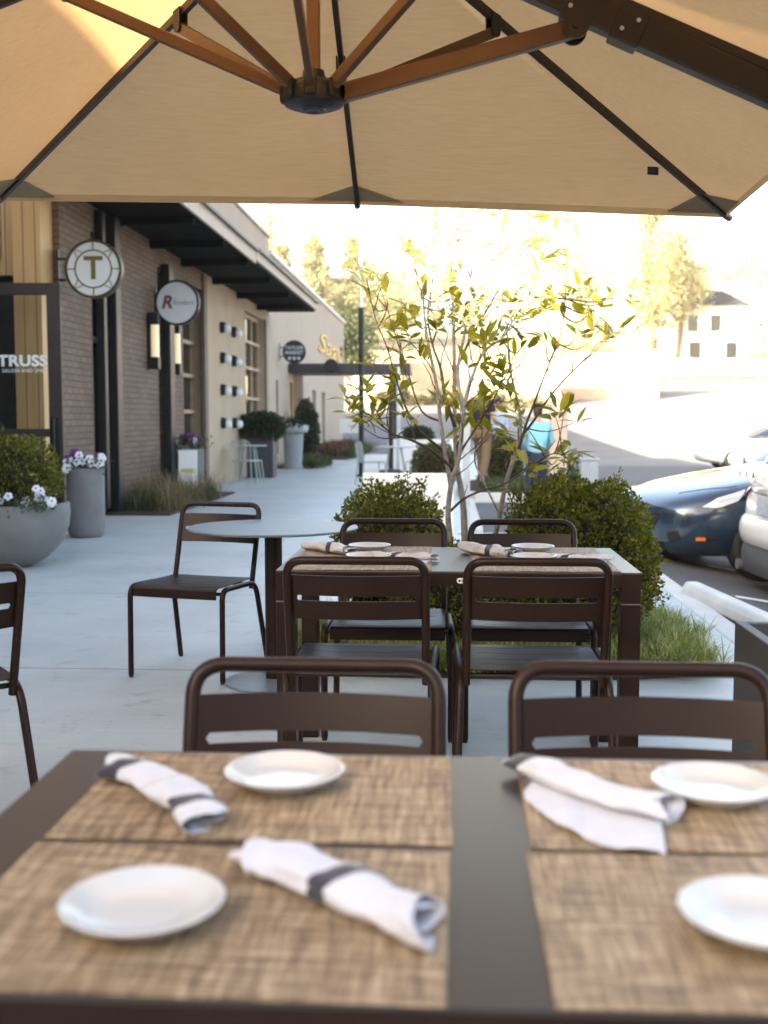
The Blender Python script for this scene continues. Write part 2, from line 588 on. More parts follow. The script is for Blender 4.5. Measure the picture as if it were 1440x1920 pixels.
# ------------------------------------------------------------------ ground
def sm(t):
    t = max(0., min(1., t)); return t * t * (3 - 2 * t)

def hz(x, y):
    drop = -.18 * sm((x - 1.7) / 1.3)
    s = y - 44
    rise = .12 * (s if s > 3 else (0 if s < -3 else (s + 3) ** 2 / 12))
    rise = min(rise, 14 + .01 * max(0, y - 160))
    return drop + rise

def sheet(name, xs, ys, off, m):
    b = MB()
    nx = len(xs)
    vs = [(x, y, hz(x, y) + off) for y in ys for x in xs]
    fs = [(j * nx + i, j * nx + i + 1, (j + 1) * nx + i + 1, (j + 1) * nx + i) for j in range(len(ys) - 1) for i in range(nx - 1)]
    b.add(vs, fs)
    return tag(b.build(name, m, smooth=60), kind='structure')

def lin(a, b, n): return [a + (b - a) * i / (n - 1) for i in range(n)]
M_EARTH = mat('dry_grass_slope', (.26, .22, .12), .95, 0, .2, var=.3, vscale=.4, bump=.5, bscale=6)
sheet('ground', [-900, -200, -60, -20, 0, 1.7, 2.0, 2.35, 2.7, 3.0, 8, 20, 60, 200, 900], [-60, 0, 20, 40, 41, 42, 43, 44, 45, 46, 47, 60, 90, 120, 158, 162, 300, 900, 2500], -.07, M_EARTH)
M_ROADLIT = asphalt_mat('sunlit_asphalt', (.125, .122, .118), (.175, .17, .16))  # paler copy of the asphalt, sunlight put into its colour
sheet('parking_lot', [-5, 0, 1.7, 1.9, 2.1, 2.35, 2.6, 2.8, 3.0, 10, 22, 40], [-20, 0, 10, 20, 30, 36], -.02, M_ASPH)
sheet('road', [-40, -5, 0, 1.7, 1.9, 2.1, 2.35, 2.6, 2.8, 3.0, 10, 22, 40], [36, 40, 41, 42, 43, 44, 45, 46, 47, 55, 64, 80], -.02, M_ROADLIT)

wk = MB()
wk.span((-4.5, -14, -.2), (1.6, 12.4, 0)); wk.span((-4.5, 12.4, -.2), (.25, 17.2, 0)); wk.span((-4.5, 17.2, -.2), (1.05, 41, 0))
tag(wk.build('walkway', M_CONC, smooth=0), kind='structure')
gt = MB()
gt.span((1.6, -14, -.2), (1.76, 12.4, .004)); gt.span((.25, 12.4, -.2), (.40, 17.05, .05)); gt.span((1.05, 21.6, -.2), (1.2, 41, .05))
tag(gt.build('kerb_edging', mat('pale_kerb_concrete', (.55, .55, .53), .75, 0, .3, var=.1, vscale=3, bump=.3, bscale=90), smooth=0, bevel=.012), kind='structure')
M_LINE = mat('white_road_paint', (.72, .73, .72), .7, 0, .3, var=.12, vscale=14)
def stripe(name, x0, x1, y0, y1, dy):
    b = MB(); n = 10
    for i in range(n):
        xa, xb = x0 + (x1 - x0) * i / n, x0 + (x1 - x0) * (i + 1) / n
        ya, yb = y0 + (y1 - y0) * i / n, y0 + (y1 - y0) * (i + 1) / n
        b.add([(xa, ya - dy, hz(xa, ya) - .014), (xb, yb - dy, hz(xb, yb) - .014), (xb, yb + dy, hz(xb, yb) - .014), (xa, ya + dy, hz(xa, ya) - .014)], [(0, 1, 2, 3)])
    tag(b.build(name, M_LINE, smooth=0), kind='structure')
stripe('bay_marking', 1.78, 7.0, 8.45, 8.62, .055)
stripe('bay_marking', 1.78, 7.0, 10.6, 10.8, .055)
stripe('bay_marking', 1.78, 7.0, 13.3, 13.5, .055)

# planting bed in front of the bays
def blob(cx, cy, rx, ry, n=28, k=.05, seed=1):
    r = random.Random(seed)
    out = []
    for i in range(n):
        t = 2 * PI * i / n
        c, s = math.cos(t), math.sin(t)
        e = 4.5
        q = (abs(c) ** e + abs(s) ** e) ** (-1 / e)
        w = 1 + r.uniform(-k, k)
        out.append((cx + rx * c * q * w, cy + ry * s * q * w))
    return out
BED = (.23, 6.3, 1.12, .98)
bd = MB()
ring = blob(*BED, n=36, k=.02)
vs = [(x, y, .002) for x, y in ring] + [(BED[0] + (x - BED[0]) * .8, BED[1] + (y - BED[1]) * .8, .06) for x, y in ring] + [(BED[0], BED[1], .09)]
n = len(ring)
bd.add(vs, [(i, (i + 1) % n, n + (i + 1) % n, n + i) for i in range(n)] + [(n + i, n + (i + 1) % n, 2 * n) for i in range(n)])
tag(bd.build('planting_bed', M_SOIL, smooth=60), kind='structure')

# traffic islands
isl = MB()
isl.prism(blob(1.15, 19.4, .95, 2.1, seed=4), -.2, .12)
tag(isl.build('kerbed_island', MATS['pale_kerb_concrete'], smooth=0, bevel=.02), kind='structure')
il = MB(); il.prism(blob(1.15, 19.4, .80, 1.95, seed=4), .11, .135)
tag(il.build('island_soil', M_SOIL, smooth=0), kind='structure')
isl = MB()
isl.prism(blob(13.4, 49, 4.2, 4.2, n=40, k=.0), -.3, .30)
tag(isl.build('road_island', MATS['pale_kerb_concrete'], smooth=0, bevel=.05), kind='structure')

# ------------------------------------------------------------------ near shop building
bA = thing('shop_building', 'long single storey shop building in dusky brick and tan stucco with deep black eave', 'building', (-4.5, 0, 0))
def bpart(name, m, shapes, **k):
    b = MB()
    for s in shapes: b.span(*s)
    return b.build(name, m, bA, **k)
T = -.45   # wall thickness inwards (local x)
bpart('brick_wall', M_BRICK, [((T, 12.95, 0), (0, 14.1, 4.06)), ((T, 14.95, 0), (0, 17.35, 4.06)), ((T, 18.05, 0), (0, 19.0, 4.06)),
      ((T, 14.1, 3.62), (0, 14.95, 4.06)), ((T, 17.35, 3.62), (0, 18.05, 4.06)), ((T, 19.0, 3.62), (0, 20.75, 4.06))], smooth=0)
bpart('stucco_wall', M_STUCCO, [((T, 20.75, 0), (0, 24.85, 4.06)), ((T, 27.5, 0), (0, 28.3, 4.06)), ((T, 24.85, 3.68), (0, 27.5, 4.06)), ((T, 24.85, 0), (0, 27.5, .25))], smooth=0)
bpart('stucco_wall', M_STUCCO, [((-.5, -9, 0), (-.3, 6, 4.18)), ((-.9, 6, 3.1), (-.6, 12.95, 5.35)), ((-11, 12.95, 3.2), (T - .01, 13.2, 5.34)), ((-11, -9, 0), (-.5, -8.8, 4.25))], smooth=0)
bpart('roof', mat('roof_membrane', (.3, .29, .27), .9), [((-11, -8.8, 4.0), (-.5, 6, 4.2)), ((-11, 6, 5.0), (-.9, 12.95, 5.2)), ((-11, 13.2, 5.0), (T, 28.3, 5.2))], smooth=0)
bpart('parapet', M_STUCCO2, [((T, 12.95, 4.06), (.003, 28.3, 5.78)), ((-6.5, 6.0, 4.0), (-.6, 6.2, 5.2)), ((-11, 6.0, 4.0), (-6.5, 6.2, 5.2))], smooth=0)
bpart('parapet_cap', M_TRIM, [((-.5, 12.95, 5.78), (.05, 28.35, 5.85))], smooth=0, bevel=.008)
bpart('rear_wall', M_STUCCO, [((-11.2, -9, 0), (-11, 28.3, 5.0))], smooth=0)
bpart('blocker_wall', M_BRICK, [((-11, -12.4, 0), (17, -12, 5.6))], smooth=0)  # unseen wall and roof added behind camera to block sky and darken reflections
bpart('blocker_roof', MATS['roof_membrane'], [((-11, -20, 5.3), (17, -12.41, 5.5))], smooth=0)
# eave
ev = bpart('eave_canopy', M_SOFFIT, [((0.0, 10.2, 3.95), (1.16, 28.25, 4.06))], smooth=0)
def epart(name, m, shapes, par, **k):
    b = MB()
    for s in shapes: b.span(*s)
    return b.build(name, m, par, **k)
epart('fascia', M_TRIM, [((1.16, 10.2, 3.93), (1.20, 19.4, 4.13))], ev, smooth=0, bevel=.006)
epart('fascia', M_TRIM, [((1.16, 19.4, 3.99), (1.21, 28.3, 4.15))], ev, smooth=0, bevel=.006)
epart('gutter', M_BLACK, [((1.20, 10.2, 4.13), (1.26, 19.4, 4.17)), ((1.21, 19.41, 4.15), (1.27, 28.3, 4.19))], ev, smooth=0)
for y in (11.0, 13.0, 15.0, 17.0, 19.0, 21.5, 24.0, 26.5):
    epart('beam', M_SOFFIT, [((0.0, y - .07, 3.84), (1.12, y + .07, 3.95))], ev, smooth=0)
# recess interiors: glazing set back in the wall
def glazing(y0, y1, z0, z1, muls, rungs, mm, depth=.28, glass=M_GLASS):
    w = MB(); t = .07
    x0, x1 = -depth - .06, -depth + .06
    w.span((x0, y0, z0), (x1, y0 + t, z1)); w.span((x0, y1 - t, z0), (x1, y1, z1)); w.span((x0, y0 + t, z1 - t), (x1, y1 - t, z1)); w.span((x0, y0 + t, z0), (x1, y1 - t, z0 + t))
    for y in muls: w.span((x0 + .01, y - .03, z0 + t), (x1 - .01, y + .03, z1 - t))
    for z in rungs:
        ys = [y0 + t] + [q for y in muls for q in (y - .03, y + .03)] + [y1 - t]
        for a, b in zip(ys[::2], ys[1::2]): w.span((x0 + .02, a, z - .035), (x1 + .04, b, z + .035))
    o = w.build('window', mm, bA, smooth=0, bevel=.005)
    g = MB(); g.span((-depth - .006, y0 + t, z0 + t), (-depth + .006, y1 - t, z1 - t))
    g.build('pane', glass, o, smooth=0)
    return o
M_MULL = mat('tan_mullion', (.46, .33, .22), .5, 0, .4, var=.1)
glazing(19.0, 20.75, .02, 3.62, [19.9], [.75, 1.4, 2.05, 2.65, 3.2], M_MULL)
glazing(24.85, 27.5, .25, 3.68, [25.75, 26.6], [1.05, 1.75, 2.45, 3.05], M_MULL, .2)
glazing(17.35, 18.05, .02, 3.62, [], [2.2], M_BLACK, .35)
glazing(14.1, 14.95, .02, 3.62, [], [2.3], M_BLACK, .2)
bpart('downpipe', M_BLACK, [((.003, 14.25, .1), (.11, 14.38, 3.9)), ((.003, 14.62, .0), (.16, 14.86, 3.9))], smooth=0, bevel=.01)
bpart('downpipe', M_BLACK, [((.003, 17.55, .0), (.14, 17.85, 3.68))], smooth=0, bevel=.01)
bpart('reveal', mat('brown_reveal', (.16, .115, .085), .7, var=.1), [((.0, 20.5, 0), (.05, 20.75, 3.9)), ((.0, 27.5, 0), (.04, 27.72, 3.7))], smooth=0)
# timber pier behind the door and the entrance recess around it
bpart('timber_pier', M_CEDAR, [((-.40, 12.55, 0), (-.08, 12.949, 3.95))], smooth=0)
bpart('timber_pier', M_CEDAR, [((-2.6, 12.75, 2.9), (-.401, 12.949, 3.95))], smooth=0)
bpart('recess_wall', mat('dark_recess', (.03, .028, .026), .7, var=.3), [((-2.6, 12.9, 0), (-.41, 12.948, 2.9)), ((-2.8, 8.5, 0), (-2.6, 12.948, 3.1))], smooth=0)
bpart('transom', M_BLACK, [((-2.6, 12.60, 3.05), (-.86, 12.70, 3.5))], smooth=0)

# open glazed door leaf, facing down the walk
dr = thing('door', None, None, (-.04 + .3, 12.2, 0), rad(4)); dr.parent = bA
dw, dh = 1.15, 2.74
b = MB()
b.span((-dw, -.03, 0), (-dw + .10, .03, dh)); b.span((-.15, -.03, 0), (0, .03, dh))
b.span((-dw + .10, -.03, dh - .13), (-.15, .03, dh)); b.span((-dw + .10, -.03, 0), (-.15, .03, .28)); b.span((-dw + .10, -.025, 1.06), (-.15, .025, 1.15))
b.build('door_frame', M_DARKFRAME, dr, smooth=0, bevel=.006)
M_CLEAR = mat('door_glass', (.92, .95, .94), .01, 0, .5, trans=1.0)
MATS['door_glass'].node_tree.nodes['Principled BSDF'].inputs['IOR'].default_value = 1.35
b = MB(); b.span((-dw + .101, -.006, 1.151), (-.151, .006, dh - .131)); b.span((-dw + .101, -.006, .281), (-.151, .006, 1.059))
b.build('pane', M_CLEAR, dr, smooth=0)
b = MB(); b.tube(bend([(-.09, -.032, .86), (-.09, -.09, .86), (-.09, -.09, 1.26), (-.09, -.032, 1.26)], .04), .022); b.box((-.09, -.034, 1.06), (.11, .008, .42))
b.build('handle', M_BLACK, dr)
M_VINYL = mat('white_vinyl_letters', (.92, .93, .93), .5)
text_mesh('lettering', 'TRUSS', .165, M_VINYL, dr, .004, Matrix.Translation((-.43, -.012, 1.89)) @ Matrix.Scale(1.12, 4, (1, 0, 0)) @ FACE_MY, space=1.05, bold=.006)
text_mesh('lettering', 'SALON AND SPA', .055, M_VINYL, dr, .003, Matrix.Translation((-.43, -.012, 1.785)) @ FACE_MY, space=1.1)

# ------------------------------------------------------------------ blade signs
def blade_sign(name, label, x, y, z, r, back, facem, rimm):
    t = thing(name, label, 'sign', (x, y, z), 0, 'round blade signs along the shop fronts')
    D = MB(); D.lathe([(r - .03, -.05), (r, -.05), (r, .05), (r - .03, .05), (r - .03, -.05)], n=48, M=Matrix.Rotation(PI / 2, 3, 'X'))
    D.build('rim', rimm, t)
    D = MB(); D.lathe([(0, -.035), (r - .031, -.035), (r - .031, .035), (0, .035)], n=48, M=Matrix.Rotation(PI / 2, 3, 'X'))
    D.build('face', facem, t)
    D = MB()
    w = x - r + .0 - back
    for dz in (-.12, .12): D.tube([(-r + .004, 0, dz), (-r - w + .012, 0, dz)], .016, 8)
    D.box((-r - w + .006, 0, 0), (.012, .09, .46))
    D.build('bracket', M_BLACK, t)
    return t
M_SIGNFACE = mat('sign_face_white', (.72, .76, .78), .4, var=.03)
ts = blade_sign('blade_sign', 'round white sign with a gold letter T in a ringed border over the brick wall', -4.08, 12.9, 2.98, .335, -4.5, M_SIGNFACE, mat('dark_gold_rim', (.06, .047, .018), .4, .5))
M_OLIVE = mat('olive_gold', (.16, .12, .03), .45, .3)
text_mesh('letter', 'T', .36, M_OLIVE, ts, .008, Matrix.Translation((0, -.038, 0)) @ FACE_MY, bold=.008)
b = MB(); b.lathe([(.205, .036), (.222, .036), (.222, .042), (.205, .042), (.205, .036)], n=48, M=Matrix.Rotation(PI / 2, 3, 'X'))
for k in range(4):
    a = k * PI / 2
    b.box((math.cos(a) * .262, -.039, math.sin(a) * .262), (.08, .006, .012), M=Matrix.Rotation(-a, 3, 'Y'))
for k in range(4):
    a = PI / 4 + k * PI / 2
    for q in (-.10, .10):
        b.box((math.cos(a + q) * .262, -.039, math.sin(a + q) * .262), (.085, .006, .009), M=Matrix.Rotation(-a + q * 4, 3, 'Y'))
b.build('border', M_OLIVE, ts)
rs = blade_sign('blade_sign', 'round pale sign with a dark red letter R and grey script above the wall lamps', -4.15, 17.2, 3.04, .345, -4.5, M_SIGNFACE, M_BLACK)
text_mesh('letter', 'R', .27, mat('wine_red', (.20, .05, .07), .5), rs, .006, Matrix.Translation((-.165, -.038, 0)) @ FACE_MY, shear=.25, bold=.008)
text_mesh('lettering', 'fonders', .105, mat('grey_script', (.30, .27, .30), .5), rs, .006, Matrix.Translation((.10, -.038, .0)) @ FACE_MY, shear=.2)
ms = blade_sign('blade_sign', 'round black sign with pale lettering near the dark entrance canopy', -4.10, 30.0, 3.06, .31, -4.5, mat('sign_face_black', (.02, .022, .026), .4), M_BLACK)
M_CHALK = mat('chalk_letters', (.55, .58, .60), .6)
text_mesh('lettering', 'TAYLOR', .13, M_CHALK, ms, .006, Matrix.Translation((0, -.038, .11)) @ FACE_MY, bold=.003)
text_mesh('lettering', 'MARKET', .13, M_CHALK, ms, .006, Matrix.Translation((0, -.038, -.02)) @ FACE_MY, bold=.003)
b = MB()
for q in (-.12, 0, .12): b.prism([(-.05, 0), (0, -.07), (.05, 0), (0, .05)], .036, .044, M=Matrix.Rotation(PI / 2, 3, 'X') @ Matrix.Rotation(q * 4, 3, 'Z'), c=(q, 0, -.16))
b.build('emblem', M_CHALK, ms)

# wall lamps beside the second doorway
for (y, z, lab) in ((16.75, 2.43, 'tall black wall lamp with glowing tube on the brick left of the dark doorway'), (18.1, 2.40, 'tall black wall lamp with glowing tube on the brick right of the dark doorway')):
    t = thing('wall_lamp', lab, 'wall lamp', (-4.5, y, z), 0, 'tall wall lamps beside the doorway')
    b = MB(); b.span((.003, -.06, -.42), (.05, .06, .42)); b.span((.05, -.075, .24), (.17, .075, .42)); b.span((.05, -.075, -.42), (.17, .075, -.24))
    b.build('housing', M_BLACK, t, smooth=0, bevel=.006)
    b = MB(); b.tube([(.11, 0, -.24), (.11, 0, .24)], .06, 16); b.build('glow_tube', M_LIT, t)
# dome lights on the stucco
rows = ('top row', 'second row', 'third row', 'bottom row')
for i, z in enumerate((3.08, 2.48, 1.85, 1.19)):
    for j, y in enumerate((22.2, 23.4)):
        t = thing('dome_light', 'small dome wall light on tan stucco, %s, %s column' % (rows[i], ('left', 'right')[j]), 'wall light', (-4.5, y, z), 0, 'dome lights in two columns on the stucco')
        b = MB(); b.lathe([(.0, .0), (.115, .0), (.115, .03), (.10, .09), (.08, .10)], n=20, M=Matrix.Rotation(PI / 2, 3, 'Y') )
        b.build('shade', M_BLACK, t)
        b = MB(); b.lathe([(.05, .07), (.085, .10), (.09, .14), (.07, .18), (.04, .20), (0, .205)], n=20, M=Matrix.Rotation(PI / 2, 3, 'Y')); b.build('globe', M_SIGNFACE, t)
        for c in t.children:
            if c.name.startswith('globe'): c.location = (0, 0, -.03)

# ------------------------------------------------------------------ far tan building
bB = thing('far_shop_building', 'far pale stucco building with tall slot windows beyond the brick shops', 'building', (-4.5, 0, 0))
def fpart(name, m, shapes, **k):
    b = MB()
    for s in shapes: b.span(*s)
    return b.build(name, m, bB, **k)
op = [(29.3, 29.75, .35, 2.3), (32.0, 34.9, .02, 2.65), (37.3, 38.3, .25, 2.25), (40.1, 41.2, .25, 2.25)]
ys = 28.31; sh = []
for (a, b_, z0, z1) in op:
    sh += [((T, ys, 0), (0, a, 5.4)), ((T, a, z1), (0, b_, 5.4)), ((T, a, 0), (0, b_, z0))]; ys = b_
sh += [((T, ys, 0), (0, 48.7, 5.4))]
fpart('stucco_wall', M_STUCCO2, sh, smooth=0)
fpart('stucco_wall', M_STUCCO2, [((-11, 28.31, 5.36), (T, 28.5, 5.7)), ((-11, 48.5, 0), (T - .001, 48.7, 5.4))], smooth=0)
fpart('roof', MATS['roof_membrane'], [((-11, 28.5, 5.0), (T, 48.5, 5.2))], smooth=0)
fpart('parapet_cap', M_WHITE, [((-.6, 28.36, 5.4), (.08, 48.75, 5.5))], smooth=0)
for (a, b_, z0, z1) in op:
    if b_ - a > 2: continue
    o = fpart('window', M_DARKFRAME, [((-.25, a, z0), (-.18, b_, z0 + .06)), ((-.25, a, z1 - .06), (-.18, b_, z1)), ((-.25, a, z0 + .06), (-.18, a + .06, z1 - .06)), ((-.25, b_ - .06, z0 + .06), (-.18, b_, z1 - .06))], smooth=0)
    b = MB(); b.span((-.22, a + .06, z0 + .06), (-.21, b_ - .06, z1 - .06)); b.build('pane', M_GLASS, o, smooth=0)
o = fpart('door', M_CEDAR, [((-.40, 32.0, .02), (-.30, 32.25, 2.65)), ((-.40, 34.65, .02), (-.30, 34.9, 2.65)), ((-.40, 32.25, 2.4), (-.30, 34.65, 2.65))], smooth=0)
b = MB(); b.span((-.37, 32.25, .02), (-.34, 34.65, 2.4)); b.build('pane', M_GLASS, o, smooth=0)
b = MB(); b.tube(bend([(-.30, 33.0, 2.3), (-.15, 33.05, 1.4), (-.1, 33.3, .95), (-.15, 33.6, 1.2)], .3), .035, 8); b.build('handle', M_TRIM, o)
fpart('vent', M_BLACK, [((.003, 47.0, 3.9), (.08, 47.5, 4.3))], smooth=0)
# gold script sign on its wall
gs = thing('script_sign', 'gold script lettering fixed high on the far stucco wall', 'sign', (-4.47, 43.0, 3.95))
text_mesh('lettering', 'Sage', 1.0, M_GOLD, gs, .04, Matrix.Scale(4.6, 4, (0, 1, 0)) @ FACE_PX, shear=.3, space=1.05)
b = MB(); b.tube([(0, 0, -.62), (0, 5.2, -.62)], .04, 8); b.build('underline', M_GOLD, gs)

# entrance canopy reaching over the walk
ec = thing('entrance_canopy', 'dark flat metal entrance canopy reaching over the walk from the far shop', 'canopy', (-4.5, 31.6, 0))
b = MB(); b.span((0.003, 0, 2.58), (3.45, 2.2, 2.84)); b.build('roof_deck', mat('charcoal_canopy', (.035, .035, .04), .45, .2, var=.1), ec, smooth=0, bevel=.01)
for yy in (.15, 2.05):
    b = MB(); b.span((2.85, yy - .06, 0), (2.97, yy + .06, 2.58)); b.build('post', M_BLACK, ec, smooth=0)
b = MB(); b.lathe([(0, 0), (.2, 0), (.2, .12), (0, .12)], n=24, M=Matrix.Rotation(PI / 2, 3, 'X')); b.build('roundel', M_BLACK, ec, loc=(1.23, -.003, 2.76))
# ------------------------------------------------------------------ chairs
def make_chair():
    t = thing('cafe_chair', 'x', 'chair')
    sx, ux = .246, .217
    # seat: slotted plate, dished, front edge rolled down (local +Y is the front)
    xs = [-.222, -.205, -.175, -.08, 0, .08, .175, .205, .222]
    ys = [-.205, -.15, -.111, -.107, -.06, -.027, -.023, .03, .063, .067, .12, .143, .147, .19, .206, .213, .215, .215]
    zd = {14: -.004, 15: -.012, 16: -.024, 17: -.052}
    def zs(x, y): return .452 - .007 * (1 - (x / .205) ** 2) * (1 - ((y + .02) / .22) ** 2)
    b = MB(); nx = len(xs)
    vs = [(x, y, zs(x, min(y, .19)) + zd.get(j, 0)) for j, y in enumerate(ys) for x in xs]
    slots = {2, 5, 8, 11}
    fs = []
    for j in range(len(ys) - 1):
        for i in range(nx - 1):
            if j in slots and 2 <= i <= 5: continue
            fs.append((j * nx + i, j * nx + i + 1, (j + 1) * nx + i + 1, (j + 1) * nx + i))
    b.add(vs, fs)
    b.build('seat', M_BRONZE, t, smooth=28, solid=.003)
    # back panel
    def lean(z): return -.195 - (z - .44) * .27
    def by(x, z): return lean(z) - .028 * (1 - (x / .2) ** 2) + .004
    xl = [-.205, -.199, -.190, -.184] + [-.184 + .368 * k / 14 for k in range(1, 14)] + [.184, .190, .199, .205]
    zl = [.620, .624, .65, .680, .689, .698, .73, .758, .763]
    b = MB(); n = len(xl)
    vs = [(x, by(x, z), z) for z in zl for x in xl]
    ia, ib = 3, n - 4
    fs = []
    for j in range(len(zl) - 1):
        for i in range(n - 1):
            q = (j * n + i, j * n + i + 1, (j + 1) * n + i + 1, (j + 1) * n + i)
            if j in (3, 4):
                if ia <= i < ib: continue
                if i == ia - 1:
                    fs.append((q[0], q[1], q[3]) if j == 3 else (q[0], q[2], q[3])); continue
                if i == ib:
                    fs.append((q[0], q[1], q[2]) if j == 3 else (q[1], q[2], q[3])); continue
            fs.append(q)
    b.add(vs, fs)
    b.build('backrest', M_BRONZE, t, smooth=50, solid=.004)
    # back hoop
    top = .812
    pts = bend([(-ux, lean(.40), .40), (-ux, lean(.47), .47), (-ux, lean(top), top), (ux, lean(top), top), (ux, lean(.47), .47), (ux, lean(.40), .40)], .058, 8)
    # bow the top rail backwards a little
    pts = [Vector((p.x, p.y - (.020 * (1 - (p.x / ux) ** 2) if p.z > .70 else 0), p.z)) for p in pts]
    b = MB(); b.tube(pts, .0135, 14); b.build('back_hoop', M_BRONZE, t)
    for s in (-1, 1):
        b = MB(); b.tube(bend([(s * sx, .205, .012), (s * sx, .200, .445), (s * (sx - .006), .0, .440)], .055, 7), .0135, 14)
        l = b.build('leg', M_BRONZE, t)
        b = MB(); b.lathe([(0, 0), (.011, 0), (.0115, .02), (0, .02)], c=(s * sx, .205, -.0), n=12); b.build('foot_cap', M_BLACK, l)
        b = MB(); b.tube(bend([(s * (sx - .006), .0, .440), (s * (sx - .012), -.195, .432), (s * (sx + .004), -.300, .012)], .075, 8), .0135, 14)
        l = b.build('leg', M_BRONZE, t)
        b = MB(); b.lathe([(0, 0), (.011, 0), (.0115, .02), (0, .02)], c=(s * (sx + .004), -.302, 0), n=12); b.build('foot_cap', M_BLACK, l)
    for yy in (.185, -.17):
        b = MB(); b.tube([(-sx + .01, yy, .425), (sx - .01, yy, .425)], .009, 8); b.build('crossbar', M_BRONZE, t)
    return t
G = 'bronze metal cafe chairs'
chair = make_chair()
spots = [
    (-.283, 3.730, 0, 'bronze metal chair seen from behind at the left of the set table'),
    (.280, 3.730, 0, 'bronze metal chair seen from behind at the right of the set table'),
    (-.228, 4.47, PI, 'bronze metal chair across the set table in front of the small left boxwood'),
    (.318, 4.47, PI, 'bronze metal chair across the set table in front of the large right boxwood'),
    (-.230, 1.640, PI, 'bronze metal chair pushed under the near table behind its left placemats'),
    (.337, 1.640, PI, 'bronze metal chair pushed under the near table behind its right placemats'),
    (-1.24, 5.42, rad(180 - 15), 'bronze metal chair standing out on the pavement beside the round table'),
    (-1.625, 3.33, rad(42), 'bronze metal chair cut off at the left edge of the photo'),
]
for i, (x, y, rz, lab) in enumerate(spots):
    c = chair if i == 0 else copy_tree(chair)
    place(c, (x, y, 0), rz); tag(c, lab, 'chair', G)

# ------------------------------------------------------------------ rectangular tables
def make_table():
    t = thing('dining_table', 'x', 'table')
    W_, D_, H_ = 1.2, .71, .75
    b = MB(); b.box((0, 0, H_ - .004), (W_, D_, .008))
    b.build('tabletop', M_BRONZE_TOP, t, smooth=0, bevel=.003, bseg=3)
    b = MB()
    for s in (-1, 1):
        b.box((0, s * (D_ / 2 - .013), H_ - .0285), (W_ - .13, .022, .040))
        b.box((s * (W_ / 2 - .013), 0, H_ - .0285), (.022, D_ - .13, .040))
    b.build('apron', M_BRONZE, t, smooth=0, bevel=.0015)
    for sx in (-1, 1):
        for sy in (-1, 1):
            b = MB(); cx, cy = sx * (W_ / 2 - .0335), sy * (D_ / 2 - .0335)
            b.box((cx, cy, .322), (.064, .064, .644)); b.box((cx, cy, .6965), (.064, .064, .099))
            l = b.build('leg', M_BRONZE, t, smooth=0, bevel=.003)
            b = MB(); b.box((cx, cy, .6455), (.0632, .0632, .003)); b.build('joint_ring', mat('bare_aluminium', (.30, .24, .20), .4, .7), l, smooth=0)
    b = MB()
    pr = [(.024 * math.cos(a) + (.02 if math.cos(a) > 0 else -.02), .0075 * 1.2 * math.sin(a)) for a in [2 * PI * k / 24 for k in range(24)]]
    pr = [((.009 * math.cos(a) + (.014 if math.cos(a) > 0 else -.014)), .009 * math.sin(a)) for a in [2 * PI * (k + .5) / 24 for k in range(24)]]
    b.prism(pr, 0, .002, M=Matrix.Rotation(PI / 2, 3, 'X'), c=(0.022, -D_ / 2 + .0018, .7195))
    bd_ = b.build('badge', M_WHITE, t, smooth=0)
    text_mesh('lettering', 'EMU', .0125, M_BLACK, bd_, .001, Matrix.Translation((.027, -D_ / 2 - .0006, .7195)) @ FACE_MY, bold=.0003)
    b = MB(); b.lathe([(0, 0), (.004, 0), (.004, .001), (0, .001)], n=16, M=Matrix.Rotation(PI / 2, 3, 'X'), c=(.0085, -D_ / 2 - .0003, .7195)); b.build('emblem', M_BLACK, bd_)
    return t
tb = make_table()
place(tb, (.038, 1.268, 0)); tag(tb, 'near dark bronze dining table filling the foreground with woven placemats', 'table', 'bronze dining tables under the umbrella')
tb2 = copy_tree(tb)
place(tb2, (.033, 4.005, 0)); tag(tb2, 'farther bronze dining table with four chairs drawn up to it', 'table', 'bronze dining tables under the umbrella')

# round table
rt = thing('round_table', 'round grey cafe table, sky tinted in colour, on a single post with disc base', 'table', (-.82, 5.225, 0))
b = MB(); b.lathe([(0, .728), (.36, .728), (.398, .735), (.401, .740), (.398, .744), (0, .745)], n=72); b.build('tabletop', M_GREYTOP, rt)
b = MB(); b.lathe([(0, .022), (.041, .022), (.041, .728), (0, .728)], n=28); b.build('post', M_BRONZE, rt)
b = MB(); b.lathe([(0, 0), (.235, 0), (.24, .004), (.235, .010), (.06, .022), (0, .022)], n=56); b.build('base', M_GREYTOP, rt)
b = MB(); b.lathe([(0, .70), (.11, .706), (.11, .7275), (0, .7275)], n=24); b.box((-.20, -.12, .722), (.05, .02, .011)); b.build('top_bracket', M_BRONZE, rt, smooth=30)

# ------------------------------------------------------------------ place settings
def mat_mesh():
    b = MB(); b.box((0, 0, .0015), (.482, .338, .003))
    o = b.build('placemat', M_WOVEN, None, smooth=0, bevel=.0012)
    return o
pm = mat_mesh()
mats = [(-.234, 1.436, .003, 'back left woven placemat on the near table'), (-.238, 1.079, -.012, 'front left woven placemat on the near table'),
        (.341, 1.432, -.01, 'back right woven placemat on the near table'), (.333, 1.081, .008, 'front right woven placemat on the near table'),
        (-.300, 4.175, .0, 'back left woven placemat on the farther table'), (-.293, 3.825, .012, 'front left woven placemat on the farther table'),
        (.325, 4.175, -.01, 'back right woven placemat on the farther table'), (.325, 3.825, 0, 'front right woven placemat on the farther table')]
for i, (x, y, r, lab) in enumerate(mats):
    o = pm if i == 0 else pm.copy()
    if i: COL.objects.link(o)
    place(o, (x, y, .7503), r); tag(o, lab, 'placemat', 'tan woven placemats')

